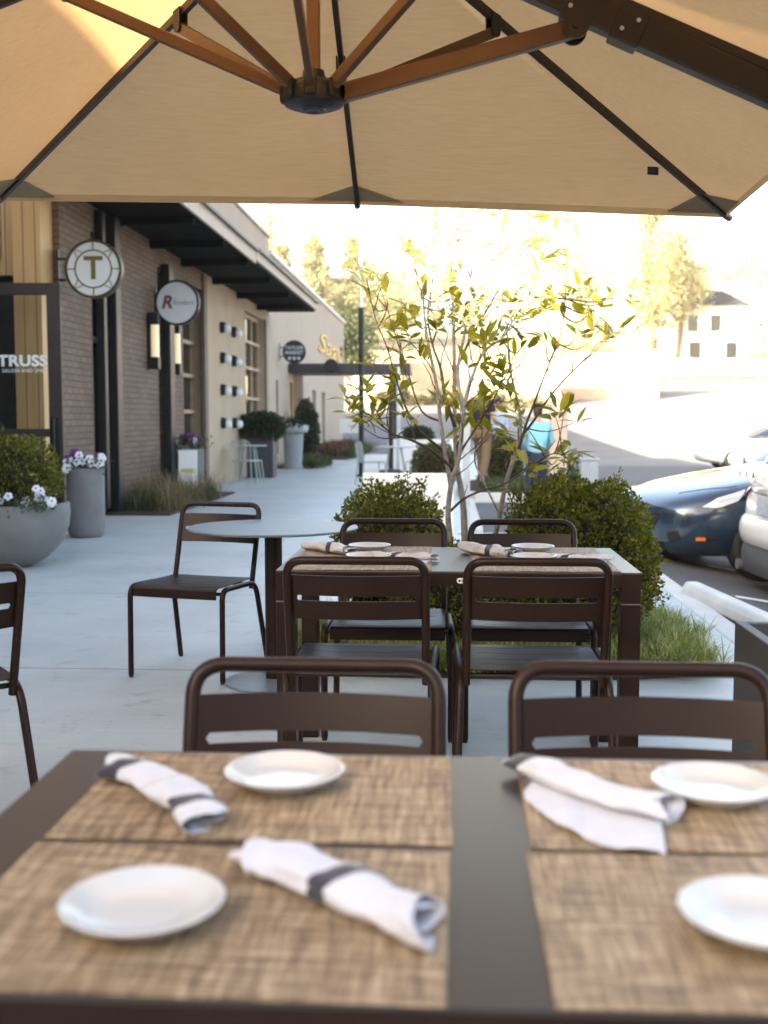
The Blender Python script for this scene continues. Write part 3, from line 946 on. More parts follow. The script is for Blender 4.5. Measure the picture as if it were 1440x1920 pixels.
M_CHINA = mat('white_china', (.50, .495, .48), .16, 0, .5, coat=.3, bump=.012, bscale=30)
b = MB(); b.lathe([(0, .004), (.040, .004), (.043, .0), (.047, .0), (.049, .004), (.066, .010), (.0795, .0195), (.081, .022), (.079, .0232), (.0755, .0222), (.063, .0135), (.052, .0085), (.03, .0075), (0, .0075)], n=72)
pl = b.build('bread_plate', M_CHINA, smooth=60)
plates = [(-.218, 1.470, 'white bread plate beside the rolled napkin on the back left near placemat'), (-.298, 1.053, 'large looking white bread plate on the front left near placemat'),
          (.350, 1.450, 'white bread plate on the back right near placemat'), (.306, 1.062, 'white bread plate on the front right near placemat, cut off by the photo edge'),
          (-.293, 4.205, 'white bread plate on the back left placemat of the farther table'), (.322, 4.205, 'white bread plate on the back right placemat of the farther table'),
          (-.275, 3.895, 'white bread plate behind the left near chair top rail on the farther table'), (.300, 3.905, 'white bread plate behind the right near chair top rail on the farther table')]
for i, (x, y, lab) in enumerate(plates):
    o = pl if i == 0 else pl.copy()
    if i: COL.objects.link(o)
    place(o, (x, y, .7533), i * 1.3); tag(o, lab, 'plate', 'white bread plates')

def napkin(label, x, y, rz, z=.7535, length=.235, seed=1, flap=.5, stripes=(0.0,), slant=.9, r0=.012, r1=.0265, flapw=.05, taper=.0, spread=0.0, sw=.030, shear=0.0):
    """cloth rolled in a spiral, outer edge lying loose on the mat"""
    def su(c): return min(((c - q) for q in stripes), key=abs) / sw
    r = random.Random(seed)
    nu, nv = 44, 64
    turns = 2.15
    A1 = turns * 2 * PI
    th0 = -A1 + 1.5 * PI          # outer end meets the table at the bottom, running to +Y
    arc_total = 0
    V = []; UV = []
    ph = [r.uniform(0, 6.28) for _ in range(8)]
    nvs = nv; nf = 14
    for i in range(nu + 1):
        u = i / nu
        X = (u - .5) * length
        e = abs(2 * u - 1)
        wig = 1 + .06 * math.sin(u * 9 + ph[0]) + .05 * math.sin(u * 17 + ph[1])
        flare = 1 + spread * max(0, (u - .5) * 2) ** 1.5 - taper * max(0, (.5 - u) * 2) ** 1.4
        arc = 0
        for j in range(nvs + 1):
            t = j / nvs
            a = th0 + A1 * t
            rr = (r0 + (r1 - r0) * t) * wig * flare
            rr *= 1 + .05 * math.sin(3 * a + ph[2] + u * 6) * t + .035 * math.sin(5 * a + ph[3] - u * 11) * t
            endj = .006 * math.sin(4 * t * 6 + ph[4]) * (1 if u > .97 or u < .03 else 0)
            ni = noise.noise(Vector((u * 4.5 + seed * 3.1, a * .9, seed))) ; n2_ = noise.noise(Vector((u * 11 + seed, a * 2.2, seed * 2.0)))
            rr *= 1 + (.26 * ni + .13 * n2_) * t + .22 * e ** 6 * math.sin(a * 1.0 + ph[3]) * t
            yy = math.cos(a) * rr * 1.42
            zz = math.sin(a) * rr * (.60 + .12 * ni) + r1 * .60 * wig * flare
            xs_ = X + .010 * (t - .5) * (1 if u > .5 else -1) * e + endj * e
            xs_ += (.016 * math.sin(a * .5 + ph[5]) + .010 * math.sin(a * 1.5 + ph[7])) * e ** 3
            sag = .010 * math.sin(u * 3.1 + ph[6])
            V.append((xs_, yy + sag, max(.0008, zz)))
            arc += A1 / nvs * rr
            UV.append((su(xs_ - slant * yy), arc))
        # loose flap on the table
        for k in range(1, nf + 1):
            q = k / nf
            w = flapw * (flap + (1 - flap) * math.sin(PI * min(1, max(0, u * 1.1 - .05))) ** .7)
            yy = q * w
            lift = .0022 + .006 * (math.sin(u * 8 + ph[7]) * .5 + .5) * q * (1 - q) * 2 + .004 * max(0, math.sin(u * 13 + ph[1])) * q
            V.append((X * (1 - .10 * q * taper * 2) - shear * yy + .01 * q * math.sin(u * 5 + ph[2]), yy + .010 * math.sin(u * 3.1 + ph[6]), lift))
            UV.append((su(X - slant * yy), arc + yy))
    m = nvs + 1 + nf
    fs = [(i * m + j, (i + 1) * m + j, (i + 1) * m + j + 1, i * m + j + 1) for i in range(nu) for j in range(m - 1)]
    b = MB(); b.add(V, fs)
    o = b.build('rolled_napkin', M_NAPKIN, smooth=180, solid=.0012)
    me = o.data
    uvl = me.uv_layers.new(name='UVMap')
    for lp in me.loops: uvl.data[lp.index].uv = UV[lp.vertex_index]
    place(o, (x, y, z), rz)
    return tag(o, label, 'napkin', 'white napkins with a dark stripe, rolled')
napkin('rolled white napkin with dark stripes at both ends on the back left near placemat', -.367, 1.40, rad(-51), seed=3, flap=.15, stripes=(-.092, .090), slant=.3, flapw=.030, length=.25, r1=.0245)
napkin('rolled white napkin with one dark stripe across its middle on the front left near placemat', -.115, 1.112, rad(-39), seed=5, flap=.2, stripes=(.012,), slant=.35, flapw=.055, length=.245, r1=.0265)
napkin('loosely rolled napkin fanned open on the back right near placemat', .186, 1.446, rad(-50 + 180), seed=8, flap=.75, stripes=(.108,), slant=.5, flapw=.110, length=.24, r1=.0245, spread=-.1, sw=.036, shear=1.0)
napkin('rolled white napkin at the far left corner of the farther table', -.434, 4.135, rad(-44), seed=11, flap=.1, stripes=(.0,), slant=-.8, flapw=.02, length=.26, r1=.030, sw=.026)
napkin('loose napkin lying behind the left near chair top rail on the farther table', -.15, 3.93, rad(-16 + 180), seed=14, flap=.9, stripes=(.02,), slant=.8, flapw=.11, length=.20, r1=.02)
napkin('plump rolled napkin in front of the right hand plate on the farther table', .155, 4.075, rad(-56), seed=17, flap=.1, stripes=(.01, .125), slant=-.8, flapw=.02, length=.27, r1=.033, sw=.026)
napkin('loose napkin lying at the right end of the farther table', .45, 3.93, rad(-10 + 180), seed=21, flap=.9, stripes=(.015,), slant=.9, flapw=.12, length=.21, r1=.02)

# ------------------------------------------------------------------ cantilever umbrella
um = thing('cantilever_umbrella', 'large square tan side post umbrella with bronze ribs over both tables', 'umbrella', (-.378, 3.2, 0))
tilt = Matrix.Rotation(rad(1.9), 4, 'Y')
PIV = Vector((0, 0, 2.13))
def tl(p): return tilt.to_3x3() @ (Vector(p) - PIV) + PIV
HS = 1.5
APEX = Vector((0, 0, 2.755)); ZE = 2.125
corners = [Vector((x, y, ZE - .005)) for x, y in ((HS, HS), (-HS, HS), (-HS, -HS), (HS, -HS))]
mids = [Vector((0, HS, ZE + .012)), Vector((-HS, 0, ZE + .012)), Vector((0, -HS, ZE + .012)), Vector((HS, 0, ZE + .012))]
ring = [corners[0], mids[0], corners[1], mids[1], corners[2], mids[2], corners[3], mids[3]]
# canopy: eight panels with a little sag between the ribs, short hem
b = MB(); NR, NS = 18, 14
for k in range(8):
    A, B = ring[k], ring[(k + 1) % 8]
    vs = []
    for i in range(NR + 1):
        t = .03 + .97 * i / NR
        for j in range(NS + 1):
            s = j / NS
            e = A * (1 - s) + B * s
            p = APEX * (1 - t) + e * t
            sag = .045 * 4 * s * (1 - s) * math.sin(PI * min(1, t * .98)) * t
            pull = .020 * 4 * s * (1 - s) * t ** 3
            p = p + Vector((0, 0, -sag)) - Vector((p.x, p.y, 0)).normalized() * pull
            p.z += .022
            vs.append(tl(p))
    for j in range(NS + 1):
        p = Vector(vs[NR * (NS + 1) + j]); vs.append(p + Vector((0, 0, -.028)))
    m = NS + 1
    b.add(vs, [(i * m + j, i * m + j + 1, (i + 1) * m + j + 1, (i + 1) * m + j) for i in range(NR + 1) for j in range(NS)])
cv = b.build('canopy', M_CANOPY, um, smooth=25)
# reinforcement patches at corners and edge middles (a second layer of cloth)
M_PATCH = mat('patch_fabric', (.30, .23, .145), .9, 0, .15, var=.06, vscale=30)
for k in range(8):
    b = MB()
    E = ring[k]; P_, Q_ = ring[k - 1], ring[(k + 1) % 8]
    w = .20 if k % 2 else .24
    def on(edge, t): return E * (1 - t) + edge * t
    a1 = on(P_, w / (E - P_).length); a2 = on(Q_, w / (E - Q_).length); inn = E * .93 + APEX * .07 if k % 2 else E * .915 + APEX * .085
    b.add([tl(v + Vector((0, 0, dz))) for v, dz in ((E, .010), (a1, .008), (inn, .008), (a2, .008))], [(0, 1, 2), (0, 2, 3)])
    b.build('corner_patch', M_PATCH, um, smooth=0, solid=.002)
M_RIB = mat('bronze_rib', (.026, .017, .011), .38, .25, .5, var=.12)
M_STRUT = mat('bronze_strut', (.105, .052, .022), .35, .35, .5, var=.1)
HUB = Vector((0, 0, 2.155))
for k in range(8):
    E = ring[k]; L_ = (E - APEX)
    big = (k == 7)
    dirv = L_.normalized()
    b = MB()
    end = E + Vector((E.x, E.y, 0)).normalized() * .02
    b.tube([tl(APEX + dirv * .05), tl(APEX + dirv * .7), tl(end)], 0, sq=(.019, .028)); rb = b.build('rib', M_RIB, um, smooth=0, bevel=.003)
    b = MB(); b.tube([tl(end - dirv * .03), tl(end + dirv * .015)], .014, 10); b.build('rib_tip', mat('brass_tip', (.25, .16, .09), .4, .6), rb)
    hd = Vector((E.x, E.y, 0)).normalized()
    tt = .715 / Vector((E.x, E.y, 0)).length
    hp = APEX + L_ * tt + Vector((0, 0, -.045))
    hb = HUB + hd * .075 + Vector((0, 0, .005))
    if big: hp += Vector((0, 0, -.075)); hb += Vector((0, 0, -.005))
    b = MB(); b.tube([tl(hb), tl(hp)], 0, sq=((.034, .050) if big else (.020, .034))); st = b.build('strut', M_STRUT, um, smooth=0, bevel=.004)
    side = hd.cross(Vector((0, 0, 1)))
    b = MB()
    if big:
        for q in (-1, 1):
            pts = [(.055 * math.cos(a), .055 * math.sin(a)) for a in [2 * PI * i / 20 for i in range(20)]]
            Mx = Matrix((hd, Vector((0, 0, 1)), side)).transposed()
            cap = [(-.038, .0), (.038, .0)] 
            poly = [(.036 * math.cos(a), .036 * math.sin(a)) for a in [PI + PI * i / 10 for i in range(11)]] + [(.060, .115), (-.012, .135)]
            b.prism(poly, -.004, .004, M=Mx, c=tl(hp + side * q * .030))
            b.lathe([(0, -.006), (.011, -.006), (.011, .006), (0, .006)], n=14, M=Matrix((hd, Vector((0, 0, 1)), side)).transposed(), c=tl(hp + side * q * .036))
    else:
        for q in (-1, 1):
            poly = [(.018 * math.cos(a), .018 * math.sin(a)) for a in [PI + PI * i / 10 for i in range(11)]] + [(.020, .052), (-.020, .060)]
            b.prism(poly, -.0025, .0025, M=Matrix((hd, Vector((0, 0, 1)), side)).transposed(), c=tl(hp + side * q * .0135))
    b.build('hinge_bracket', M_RIB if big else M_BLACK, st, smooth=30)
# hub, king post and the heavy arm to the side mast
b = MB(); b.lathe([(0, 2.108), (.022, 2.108), (.024, 2.112), (.055, 2.112), (.082, 2.122), (.085, 2.135), (.080, 2.165), (.06, 2.185), (.034, 2.188), (.030, 2.215), (0, 2.215)], n=36)
hub = b.build('hub', M_BLACK, um); hub.data.transform(tilt) if False else None
for k in range(8):
    a = k * PI / 4
    b = MB(); b.box((math.cos(a) * .072, math.sin(a) * .072, 2.153), (.045, .034, .050), rz=a); b.build('socket', M_BLACK, hub, smooth=0, bevel=.006)
b = MB(); b.lathe([(.012, 2.1075), (.018, 2.1045), (.030, 2.1045), (.034, 2.1115)], n=30); b.build('ring_nut', M_DARKPOT, hub)
b = MB(); b.box((0, 0, 2.47), (.036, .036, .53)); b.build('king_post', M_STRUT, um, smooth=0, bevel=.004)
E = mids[3]; dv = (E - APEX).normalized()
def onrib(r): return APEX + dv * (r / Vector((dv.x, dv.y, 0)).length)
b = MB(); b.tube([tl(onrib(.30) + Vector((0, 0, -.058))), tl(onrib(1.0) + Vector((0, 0, -.058))), tl(onrib(1.74) + Vector((0, 0, -.058)))], 0, sq=(.055, .078))
arm = b.build('arm', M_RIB, um, smooth=0, bevel=.006)
yv = Vector((0, 1, 0)); nv_ = dv.cross(yv).normalized()
MX = Matrix((dv, yv, -nv_ if nv_.z < 0 else nv_)).transposed()
for rr, ln in ((.71, .05), (.86, .085)):
    b = MB(); b.box(tl(onrib(rr) + Vector((0, 0, -.060))), (ln, .066, .094), M=tilt.to_3x3() @ MX); cl = b.build('arm_clamp', M_RIB, arm, smooth=0, bevel=.005)
    b = MB()
    for q in (-.022, .022):
        b.lathe([(0, 0), (.006, 0), (.006, .004), (0, .004)], n=12, c=tl(onrib(rr + q * (ln / .085)) + Vector((0, -.0375, -.060 + q * .9))), M=Matrix.Rotation(PI / 2, 3, 'X'))
    b.build('rivet', M_GALV, cl)
b = MB(); b.box((1.78, 0, 1.13), (.085, .085, 2.26)); b.build('mast', M_RIB, um, smooth=0, bevel=.01)
# care label sewn by the far right rib
b = MB(); p = tl(corners[0] * .80 + APEX * .20 + Vector((-.05, .0, -.02))); b.box(p, (.045, .004, .03), rz=.3); b.build('fabric_tag', mat('tag_blue', (.03, .035, .07), .7), um, smooth=0)
# ballast box at the mast foot
b = MB()
X0, X1, Y0, Y1, Hh = .925 + .378, .925 + .90 + .378, 2.72 - 3.2, 3.62 - 3.2, .60
t_ = .035
b.span((X0, Y0, 0), (X0 + t_, Y1, Hh)); b.span((X1 - t_, Y0, 0), (X1, Y1, Hh)); b.span((X0 + t_, Y0, 0), (X1 - t_, Y0 + t_, Hh)); b.span((X0 + t_, Y1 - t_, 0), (X1 - t_, Y1, Hh))
bx = b.build('base_box', M_DARKPOT, um, smooth=0, bevel=.004)
b = MB(); b.span((X0 + t_, Y0 + t_, .40), (X1 - t_, Y1 - t_, .44)); b.build('ballast_fill', M_SOIL, bx, smooth=0)
# ------------------------------------------------------------------ plants
M_BOX = mat_leaf('boxwood_leaf', (.034, .043, .004), (.165, .160, .012), (.33, .29, .035), .30, .38, .35)
M_BOX2 = mat_leaf('dark_shrub_leaf', (.012, .022, .008), (.05, .065, .018), None, .2, .5)
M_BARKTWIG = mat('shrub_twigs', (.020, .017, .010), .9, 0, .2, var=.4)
M_BARK = mat('grey_bark', (.30, .265, .235), .8, 0, .3, var=.32, vscale=26, bump=.6, bscale=60)
M_TWIG = mat('young_twig', (.085, .055, .035), .7, 0, .3, var=.3, vscale=30)
M_MAG = mat_leaf('magnolia_leaf', (.10, .10, .010), (.26, .235, .028), (.46, .34, .06), .45, .40, .4)

def fbm(P, s, seed):
    return np.array([noise.noise(Vector((p[0] * s + seed, p[1] * s, p[2] * s))) for p in P])

def shrub_leaves(name, m, parent, R, n, leaf, seed, lump=.14, squash=2.6, flat_bottom=True, layers=.30, z0=0.0):
    """leaf shell of a clipped shrub; R=(rx,ry,h) measured from the ground"""
    rng = np.random.default_rng(seed)
    D = unit(rng.normal(0, 1, (n, 3)))
    rx, ry, h = R
    q = (np.abs(D) ** squash).sum(1) ** (-1 / squash)
    lumpv = 1 + lump * fbm(D, 2.1, seed) + lump * .7 * fbm(D, 5.3, seed + 7) + lump * .35 * fbm(D, 11.0, seed + 3)
    depth = 1 - layers * rng.random(n) ** 2.2
    P = D * (q * lumpv * depth)[:, None] * np.array([rx, ry, h / 2]) + np.array([0, 0, h / 2 + z0])
    # stray shoots break the clipped outline
    ns = max(8, n // 320)
    S_ = unit(rng.normal(0, 1, (ns, 3)) + np.array([0, 0, .5]))
    qs = (np.abs(S_) ** squash).sum(1) ** (-1 / squash) * (1 + lump * fbm(S_, 2.1, seed) + lump * .7 * fbm(S_, 5.3, seed + 7))
    k_ = 16
    ext = 1 + np.linspace(-.10, 1, k_)[None, :] * rng.uniform(.04, .17, (ns, 1))
    SP = (S_ * qs[:, None] * np.array([rx, ry, h / 2]))[:, None, :] * ext[:, :, None] + rng.normal(0, leaf * .3, (ns, k_, 3)) + np.array([0, 0, h / 2 + z0])
    P = np.concatenate([P, SP.reshape(-1, 3)]); D = np.concatenate([D, np.repeat(S_, k_, 0)])
    keep = P[:, 2] > .02 + z0
    P, D = P[keep], D[keep]
    V, F = leaf_cloud(rng, P, D * .9 + np.array([0, 0, .35]), leaf, leaf * .62, .18, .75)
    return np_mesh(name, V, F, m, parent)

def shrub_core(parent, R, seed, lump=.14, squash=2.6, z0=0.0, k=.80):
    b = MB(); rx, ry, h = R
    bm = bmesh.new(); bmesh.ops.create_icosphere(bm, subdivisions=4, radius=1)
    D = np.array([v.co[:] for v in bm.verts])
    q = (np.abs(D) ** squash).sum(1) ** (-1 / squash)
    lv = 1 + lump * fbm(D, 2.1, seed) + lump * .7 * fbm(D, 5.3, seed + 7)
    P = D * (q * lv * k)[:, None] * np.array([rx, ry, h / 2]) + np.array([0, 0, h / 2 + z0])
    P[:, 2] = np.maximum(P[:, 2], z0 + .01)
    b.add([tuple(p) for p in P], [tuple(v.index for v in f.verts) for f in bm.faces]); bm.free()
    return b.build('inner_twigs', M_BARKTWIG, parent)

def shrub(name, label, cat, loc, R, n, leaf, seed, m=None, group=None, **kw):
    t = thing(name, label, cat, loc, 0, group)
    shrub_leaves('foliage', m or M_BOX, t, R, n, leaf, seed, **kw)
    shrub_core(t, R, seed, kw.get('lump', .14), kw.get('squash', 2.6), kw.get('z0', 0.0))
    return t

sh1 = shrub('boxwood_shrub', 'small clipped boxwood left of the magnolia trunks', 'shrub', (-.33, 6.50, .02), (.315, .33, .83), 13000, .027, 5, group='boxwoods beside the magnolia')
sh2 = shrub('boxwood_shrub', 'large bushy boxwood right of the magnolia trunks behind the set table', 'shrub', (.715, 6.10, .02), (.40, .43, .885), 23000, .027, 9, group='boxwoods beside the magnolia', lump=.17)
shrub('boxwood_shrub', 'low boxwood clump at the foot of the magnolia trunks', 'shrub', (.02, 5.95, .02), (.30, .28, .56), 7000, .024, 12, group='boxwoods beside the magnolia')

# lilyturf round the bed: uncountable blades
def grass(name, m, pts, seed, length, width, spread=.9, segs=4, kind='stuff'):
    rng = np.random.default_rng(seed)
    n = len(pts)
    az = rng.uniform(0, 2 * PI, n); L_ = length * rng.uniform(.55, 1.2, n); sp = spread * rng.uniform(.25, 1.1, n); w = width * rng.uniform(.7, 1.2, n)
    d = np.stack([np.cos(az), np.sin(az), np.zeros(n)], 1); side = np.stack([-np.sin(az), np.cos(az), np.zeros(n)], 1)
    rows = []
    for k in range(segs + 1):
        t = k / segs
        out = L_ * sp * t ** 1.5; up = L_ * (t - .62 * sp * t * t * 1.15)
        c = pts + d * out[:, None]; c[:, 2] += np.maximum(up, .004)
        ww = (w * (1 - t ** 2 * .92))[:, None] / 2
        rows += [c - side * ww, c + side * ww]
    V = np.stack(rows, 1).reshape(-1, 3)
    i = np.arange(n)[:, None] * (2 * (segs + 1))
    F = np.concatenate([i + np.array([[2 * k, 2 * k + 1, 2 * k + 3, 2 * k + 2]]) for k in range(segs)], 0)
    return np_mesh(name, V, F, m)
M_TURF = mat_leaf('lilyturf_blade', (.10, .12, .018), (.33, .34, .075), (.58, .50, .24), .3, .45, .4)
rng = np.random.default_rng(3)
cl = []
for k in range(170):
    a = rng.uniform(0, 2 * PI); rr = rng.uniform(0, 1) ** .5
    x = BED[0] + BED[2] * .96 * rr * math.cos(a) * (1.12 if abs(math.cos(a)) > .6 else 1); y = BED[1] + BED[3] * .96 * rr * math.sin(a) * 1.05
    cl.append((x, y))
for k in range(70): cl.append((rng.uniform(-.80, 1.28), rng.uniform(5.38, 5.62)))
for k in range(30): cl.append((rng.uniform(1.1, 1.32), rng.uniform(5.4, 6.9)))
P = np.concatenate([np.stack([np.full(50, x), np.full(50, y), np.full(50, .03)], 1) + rng.normal(0, 1, (50, 3)) * np.array([.035, .035, .0]) for x, y in cl])
tag(grass('lilyturf', M_TURF, P, 4, .185, .0065, 1.05), 'tufts of arching lilyturf spilling over the edge of the planting bed', 'ground cover', kind='stuff')
M_TAN = mat_leaf('ornamental_grass_blade', (.10, .075, .035), (.26, .20, .10), (.36, .29, .17), .3, .6, .3)
rng = np.random.default_rng(8)
def tufts(cx, n, s): return np.concatenate([np.stack([np.full(n, x), np.full(n, y), np.full(n, .02)], 1) + rng.normal(0, s, (n, 3)) * np.array([1, 1, 0]) for x, y in cx])
wallbed = [(-4.42 + rng.uniform(0, .75), rng.uniform(14.7, 18.6)) for k in range(46)]
bb = MB(); bb.span((-4.498, 14.4, 0), (-3.62, 18.9, .03)); tag(bb.build('wall_planting_strip', M_SOIL, smooth=0), kind='structure')
tag(grass('ornamental_grass', M_TAN, tufts(wallbed[:22], 90, .08), 5, .55, .010, .7), 'dry tan grasses growing along the foot of the brick wall', 'grass', kind='stuff')
M_GRN = mat_leaf('green_grass_blade', (.035, .05, .015), (.10, .115, .035), None, .3, .5)
tag(grass('green_grass', M_GRN, tufts(wallbed[22:], 90, .10), 6, .34, .012, .8), 'green leafy ground cover along the foot of the brick wall', 'grass', kind='stuff')
farbed = [(-4.4 + rng.uniform(0, 1.2) * (1 if y > 36 else .8), y) for y in rng.uniform(31, 48, 90)]
bb = MB(); bb.span((-4.498, 35.2, 0), (-3.15, 47.5, .06)); bb.span((-4.498, 28.6, 0), (-3.5, 31.5, .06)); tag(bb.build('far_planting_strip', mat('red_mulch', (.10, .05, .035), .95, var=.4, vscale=30), smooth=0), kind='structure')
tag(grass('hedge_grass', M_GRN, tufts([(-3.3 + rng.normal(0, .12), y) for y in rng.uniform(35.3, 47, 40)] + [(-3.6 + rng.normal(0, .15), y) for y in rng.uniform(28.8, 31.4, 24)], 60, .12), 7, .40, .03, .8), 'low green planting edging the far mulch bed', 'ground cover', kind='stuff')
M_RUST = mat_leaf('rusty_shrub_leaf', (.07, .03, .018), (.16, .075, .045), None, .2, .6)
tag(grass('rust_groundcover', M_RUST, tufts([(-4.1 + rng.normal(0, .25), y) for y in rng.uniform(36, 47.2, 50)], 70, .2), 9, .55, .05, .7), 'rusty brown ground cover against the far stucco wall', 'ground cover', kind='stuff')

# ------------------------------------------------------------------ magnolia with several stems
tree = thing('magnolia_tree', 'young multi stemmed magnolia with sparse yellow green leaves between the boxwoods', 'tree', (0, 0, 0))
TY = 6.35
def px(path, dy0=0.0, dy1=0.0):
    n = len(path)
    return [at(x, y, TY + dy0 + (dy1 - dy0) * i / (n - 1)) for i, (x, y) in enumerate(path)]
def smooth_path(P, k=4):
    out = []
    n = len(P)
    for i in range(n - 1):
        p0, p1, p2, p3 = P[max(0, i - 1)], P[i], P[i + 1], P[min(n - 1, i + 2)]
        for q in range(k):
            t = q / k
            out.append(.5 * ((2 * p1) + (p2 - p0) * t + (2 * p0 - 5 * p1 + 4 * p2 - p3) * t * t + (3 * p1 - p0 - 3 * p2 + p3) * t ** 3))
    out.append(P[-1])
    return out
TIPS = []
def limb(path, r0, r1, dy0=0, dy1=0, m=None, seg=8, name='limb', par=None):
    P = smooth_path(px(path, dy0, dy1))
    n = len(P)
    rr = [.70 * (r0 + (r1 - r0) * (i / (n - 1)) ** .8) * (1 + .10 * noise.noise(P[i] * 22)) for i in range(n)]
    b = MB(); b.tube(P, rr, seg)
    o = b.build(name, m or M_BARK, par or tree, smooth=180)
    return P, o
stems = [
    ([(884, 1225), (878, 1100), (872, 1020), (868, 940), (858, 880), (853, 800), (852, 700), (850, 590), (846, 500), (850, 430)], .040, .007, 0, .1, M_BARK),
    ([(850, 1225), (850, 1100), (845, 1020), (840, 965), (846, 910), (862, 850), (868, 780), (878, 730), (896, 680), (912, 655), (945, 630), (962, 600)], .032, .006, -.05, -.3, M_BARK),
    ([(846, 910), (836, 860), (826, 790), (818, 720), (806, 660), (798, 610), (790, 540), (770, 480)], .022, .005, -.05, -.15, M_BARK),
    ([(853, 800), (834, 740), (826, 690), (812, 650), (802, 590), (812, 520), (818, 450)], .016, .004, .03, .35, M_TWIG),
    ([(895, 1225), (905, 1120), (925, 1020), (938, 960), (950, 900), (968, 845), (976, 800), (972, 760), (958, 700), (952, 640), (944, 570), (930, 500)], .030, .005, .1, -.1, M_BARK),
    ([(972, 850), (985, 800), (1000, 760), (1015, 720), (1030, 680), (1050, 630), (1060, 560)], .013, .004, .0, -.25, M_TWIG),
    ([(976, 820), (1000, 790), (1030, 745), (1060, 710), (1085, 685), (1115, 660), (1150, 620)], .012, .003, .0, -.4, M_TWIG),
    ([(870, 780), (858, 700), (872, 620), (880, 540), (890, 470), (900, 410)], .018, .004, -.1, .2, M_BARK),
    ([(850, 880), (810, 845), (770, 825), (740, 815), (712, 795), (690, 775)], .014, .004, -.05, -.45, M_TWIG),
    ([(840, 850), (800, 820), (775, 790), (755, 750), (740, 700), (725, 650), (705, 600), (690, 540)], .013, .003, -.05, -.3, M_TWIG),
    ([(838, 965), (870, 935), (910, 918), (950, 905), (990, 880)], .011, .005, -.08, -.15, M_TWIG),
    ([(935, 960), (905, 900), (890, 860), (905, 810), (902, 770)], .010, .004, .1, .3, M_BARK),
    ([(826, 790), (790, 770), (765, 700), (745, 640), (720, 560), (700, 500)], .011, .003, .1, .4, M_TWIG),
    ([(852, 700), (880, 640), (925, 560), (960, 500), (1000, 450)], .013, .003, .1, .3, M_TWIG),
    ([(862, 850), (900, 790), (930, 740), (945, 700)], .010, .003, -.15, -.5, M_TWIG),
    ([(950, 900), (1000, 870), (1040, 850), (1062, 860)], .008, .003, .1, -.5, M_TWIG),
]
limbs = []
for i, (p, r0, r1, a, b_, m) in enumerate(stems):
    P, o = limb(p, r0, r1, a, b_, m, 10, 'trunk' if i in (0, 1, 4) else 'branch')
    limbs.append(P)
# fine twigs
rnd = random.Random(12)
nodes = []
tw = MB()
for P in limbs:
    n = len(P)
    for i in range(n // 3, n, 2):
        if rnd.random() < .62:
            p = P[i]
            d = (P[min(i + 1, n - 1)] - P[max(i - 1, 0)]).normalized()
            dv_ = (d * .7 + Vector((rnd.uniform(-1, 1), rnd.uniform(-.9, .9), rnd.uniform(-.15, .9)))).normalized()
            L_ = rnd.uniform(.10, .30)
            pts = [p]
            for k in range(4):
                dv_ = (dv_ + Vector((rnd.uniform(-.35, .35), rnd.uniform(-.35, .35), rnd.uniform(-.12, .3)))).normalized()
                pts.append(pts[-1] + dv_ * L_ / 4)
            tw.tube(pts, [.0040, .0035, .003, .0025, .0018], 5)
            if pts[-1].z > 1.05: nodes.append((pts[-1], dv_))
    if P[-1].z > .9: nodes.append((P[-1], (P[-1] - P[-2]).normalized()))
M_TW = tw.build('twigs', M_TWIG, tree, smooth=180); M_TW['kind'] = 'stuff'
# clusters seen in the picture plus clusters at twig ends
seen = [(690, 735), (655, 772), (672, 795), (705, 690), (740, 640), (668, 770), (832, 548), (856, 562), (884, 572), (868, 604), (905, 560), (1012, 522), (1062, 482), (936, 716), (925, 735), (950, 735), (1058, 770), (1078, 792), (1048, 858), (1066, 880), (1030, 850), (1104, 590), (1110, 640), (1085, 625), (665, 485), (690, 560), (1184, 545), (1150, 560), (1125, 575), (778, 600), (770, 640), (800, 660), (752, 700), (835, 760), (985, 640), (1000, 600), (960, 600), (820, 620), (1040, 500), (1000, 560), (905, 615)]
for (x, y) in seen:
    dy = rnd.uniform(-.35, .25)
    nodes.append((at(x, y, TY + dy), Vector((rnd.uniform(-.6, .6), -.3, .6)).normalized()))
    # a twig reaching back towards the nearest limb
    p = nodes[-1][0]
    q = min((v for P in limbs for v in P[len(P) // 3:]), key=lambda v: (v - p).length + max(0, v.z - p.z) * 1.5)
    mid = (p + q) / 2 + Vector((0, 0, -.04))
    t2 = MB(); t2.tube(smooth_path([q, mid, p], 4), [.005 - .0032 * i / 8 for i in range(9)], 5); t2.build('branch', M_TWIG, tree, smooth=180)
rngm = np.random.default_rng(44)
extra = 26
for k in range(extra):
    a = rnd.uniform(0, 2 * PI); rr = rnd.random() ** .5
    x = 900 + 250 * rr * math.cos(a); y = 500 + 125 * rr * math.sin(a)
    nodes.append((at(x, y, TY + rnd.uniform(-.55, .6)), Vector((rnd.uniform(-1, 1), rnd.uniform(-1, 1), rnd.uniform(0, 1))).normalized()))
lp, ld = [], []
for p, d in nodes:
    k = rnd.randint(3, 6)
    for i in range(k):
        dd = Vector((rnd.gauss(0, 1), rnd.gauss(0, 1), rnd.gauss(.15, .6))).normalized() * .9 + d * .55
        lp.append(p + Vector((rnd.gauss(0, .012), rnd.gauss(0, .012), rnd.gauss(0, .012)))); ld.append(dd.normalized())
lp = np.array([tuple(v) for v in lp]); ld = np.array([tuple(v) for v in ld])
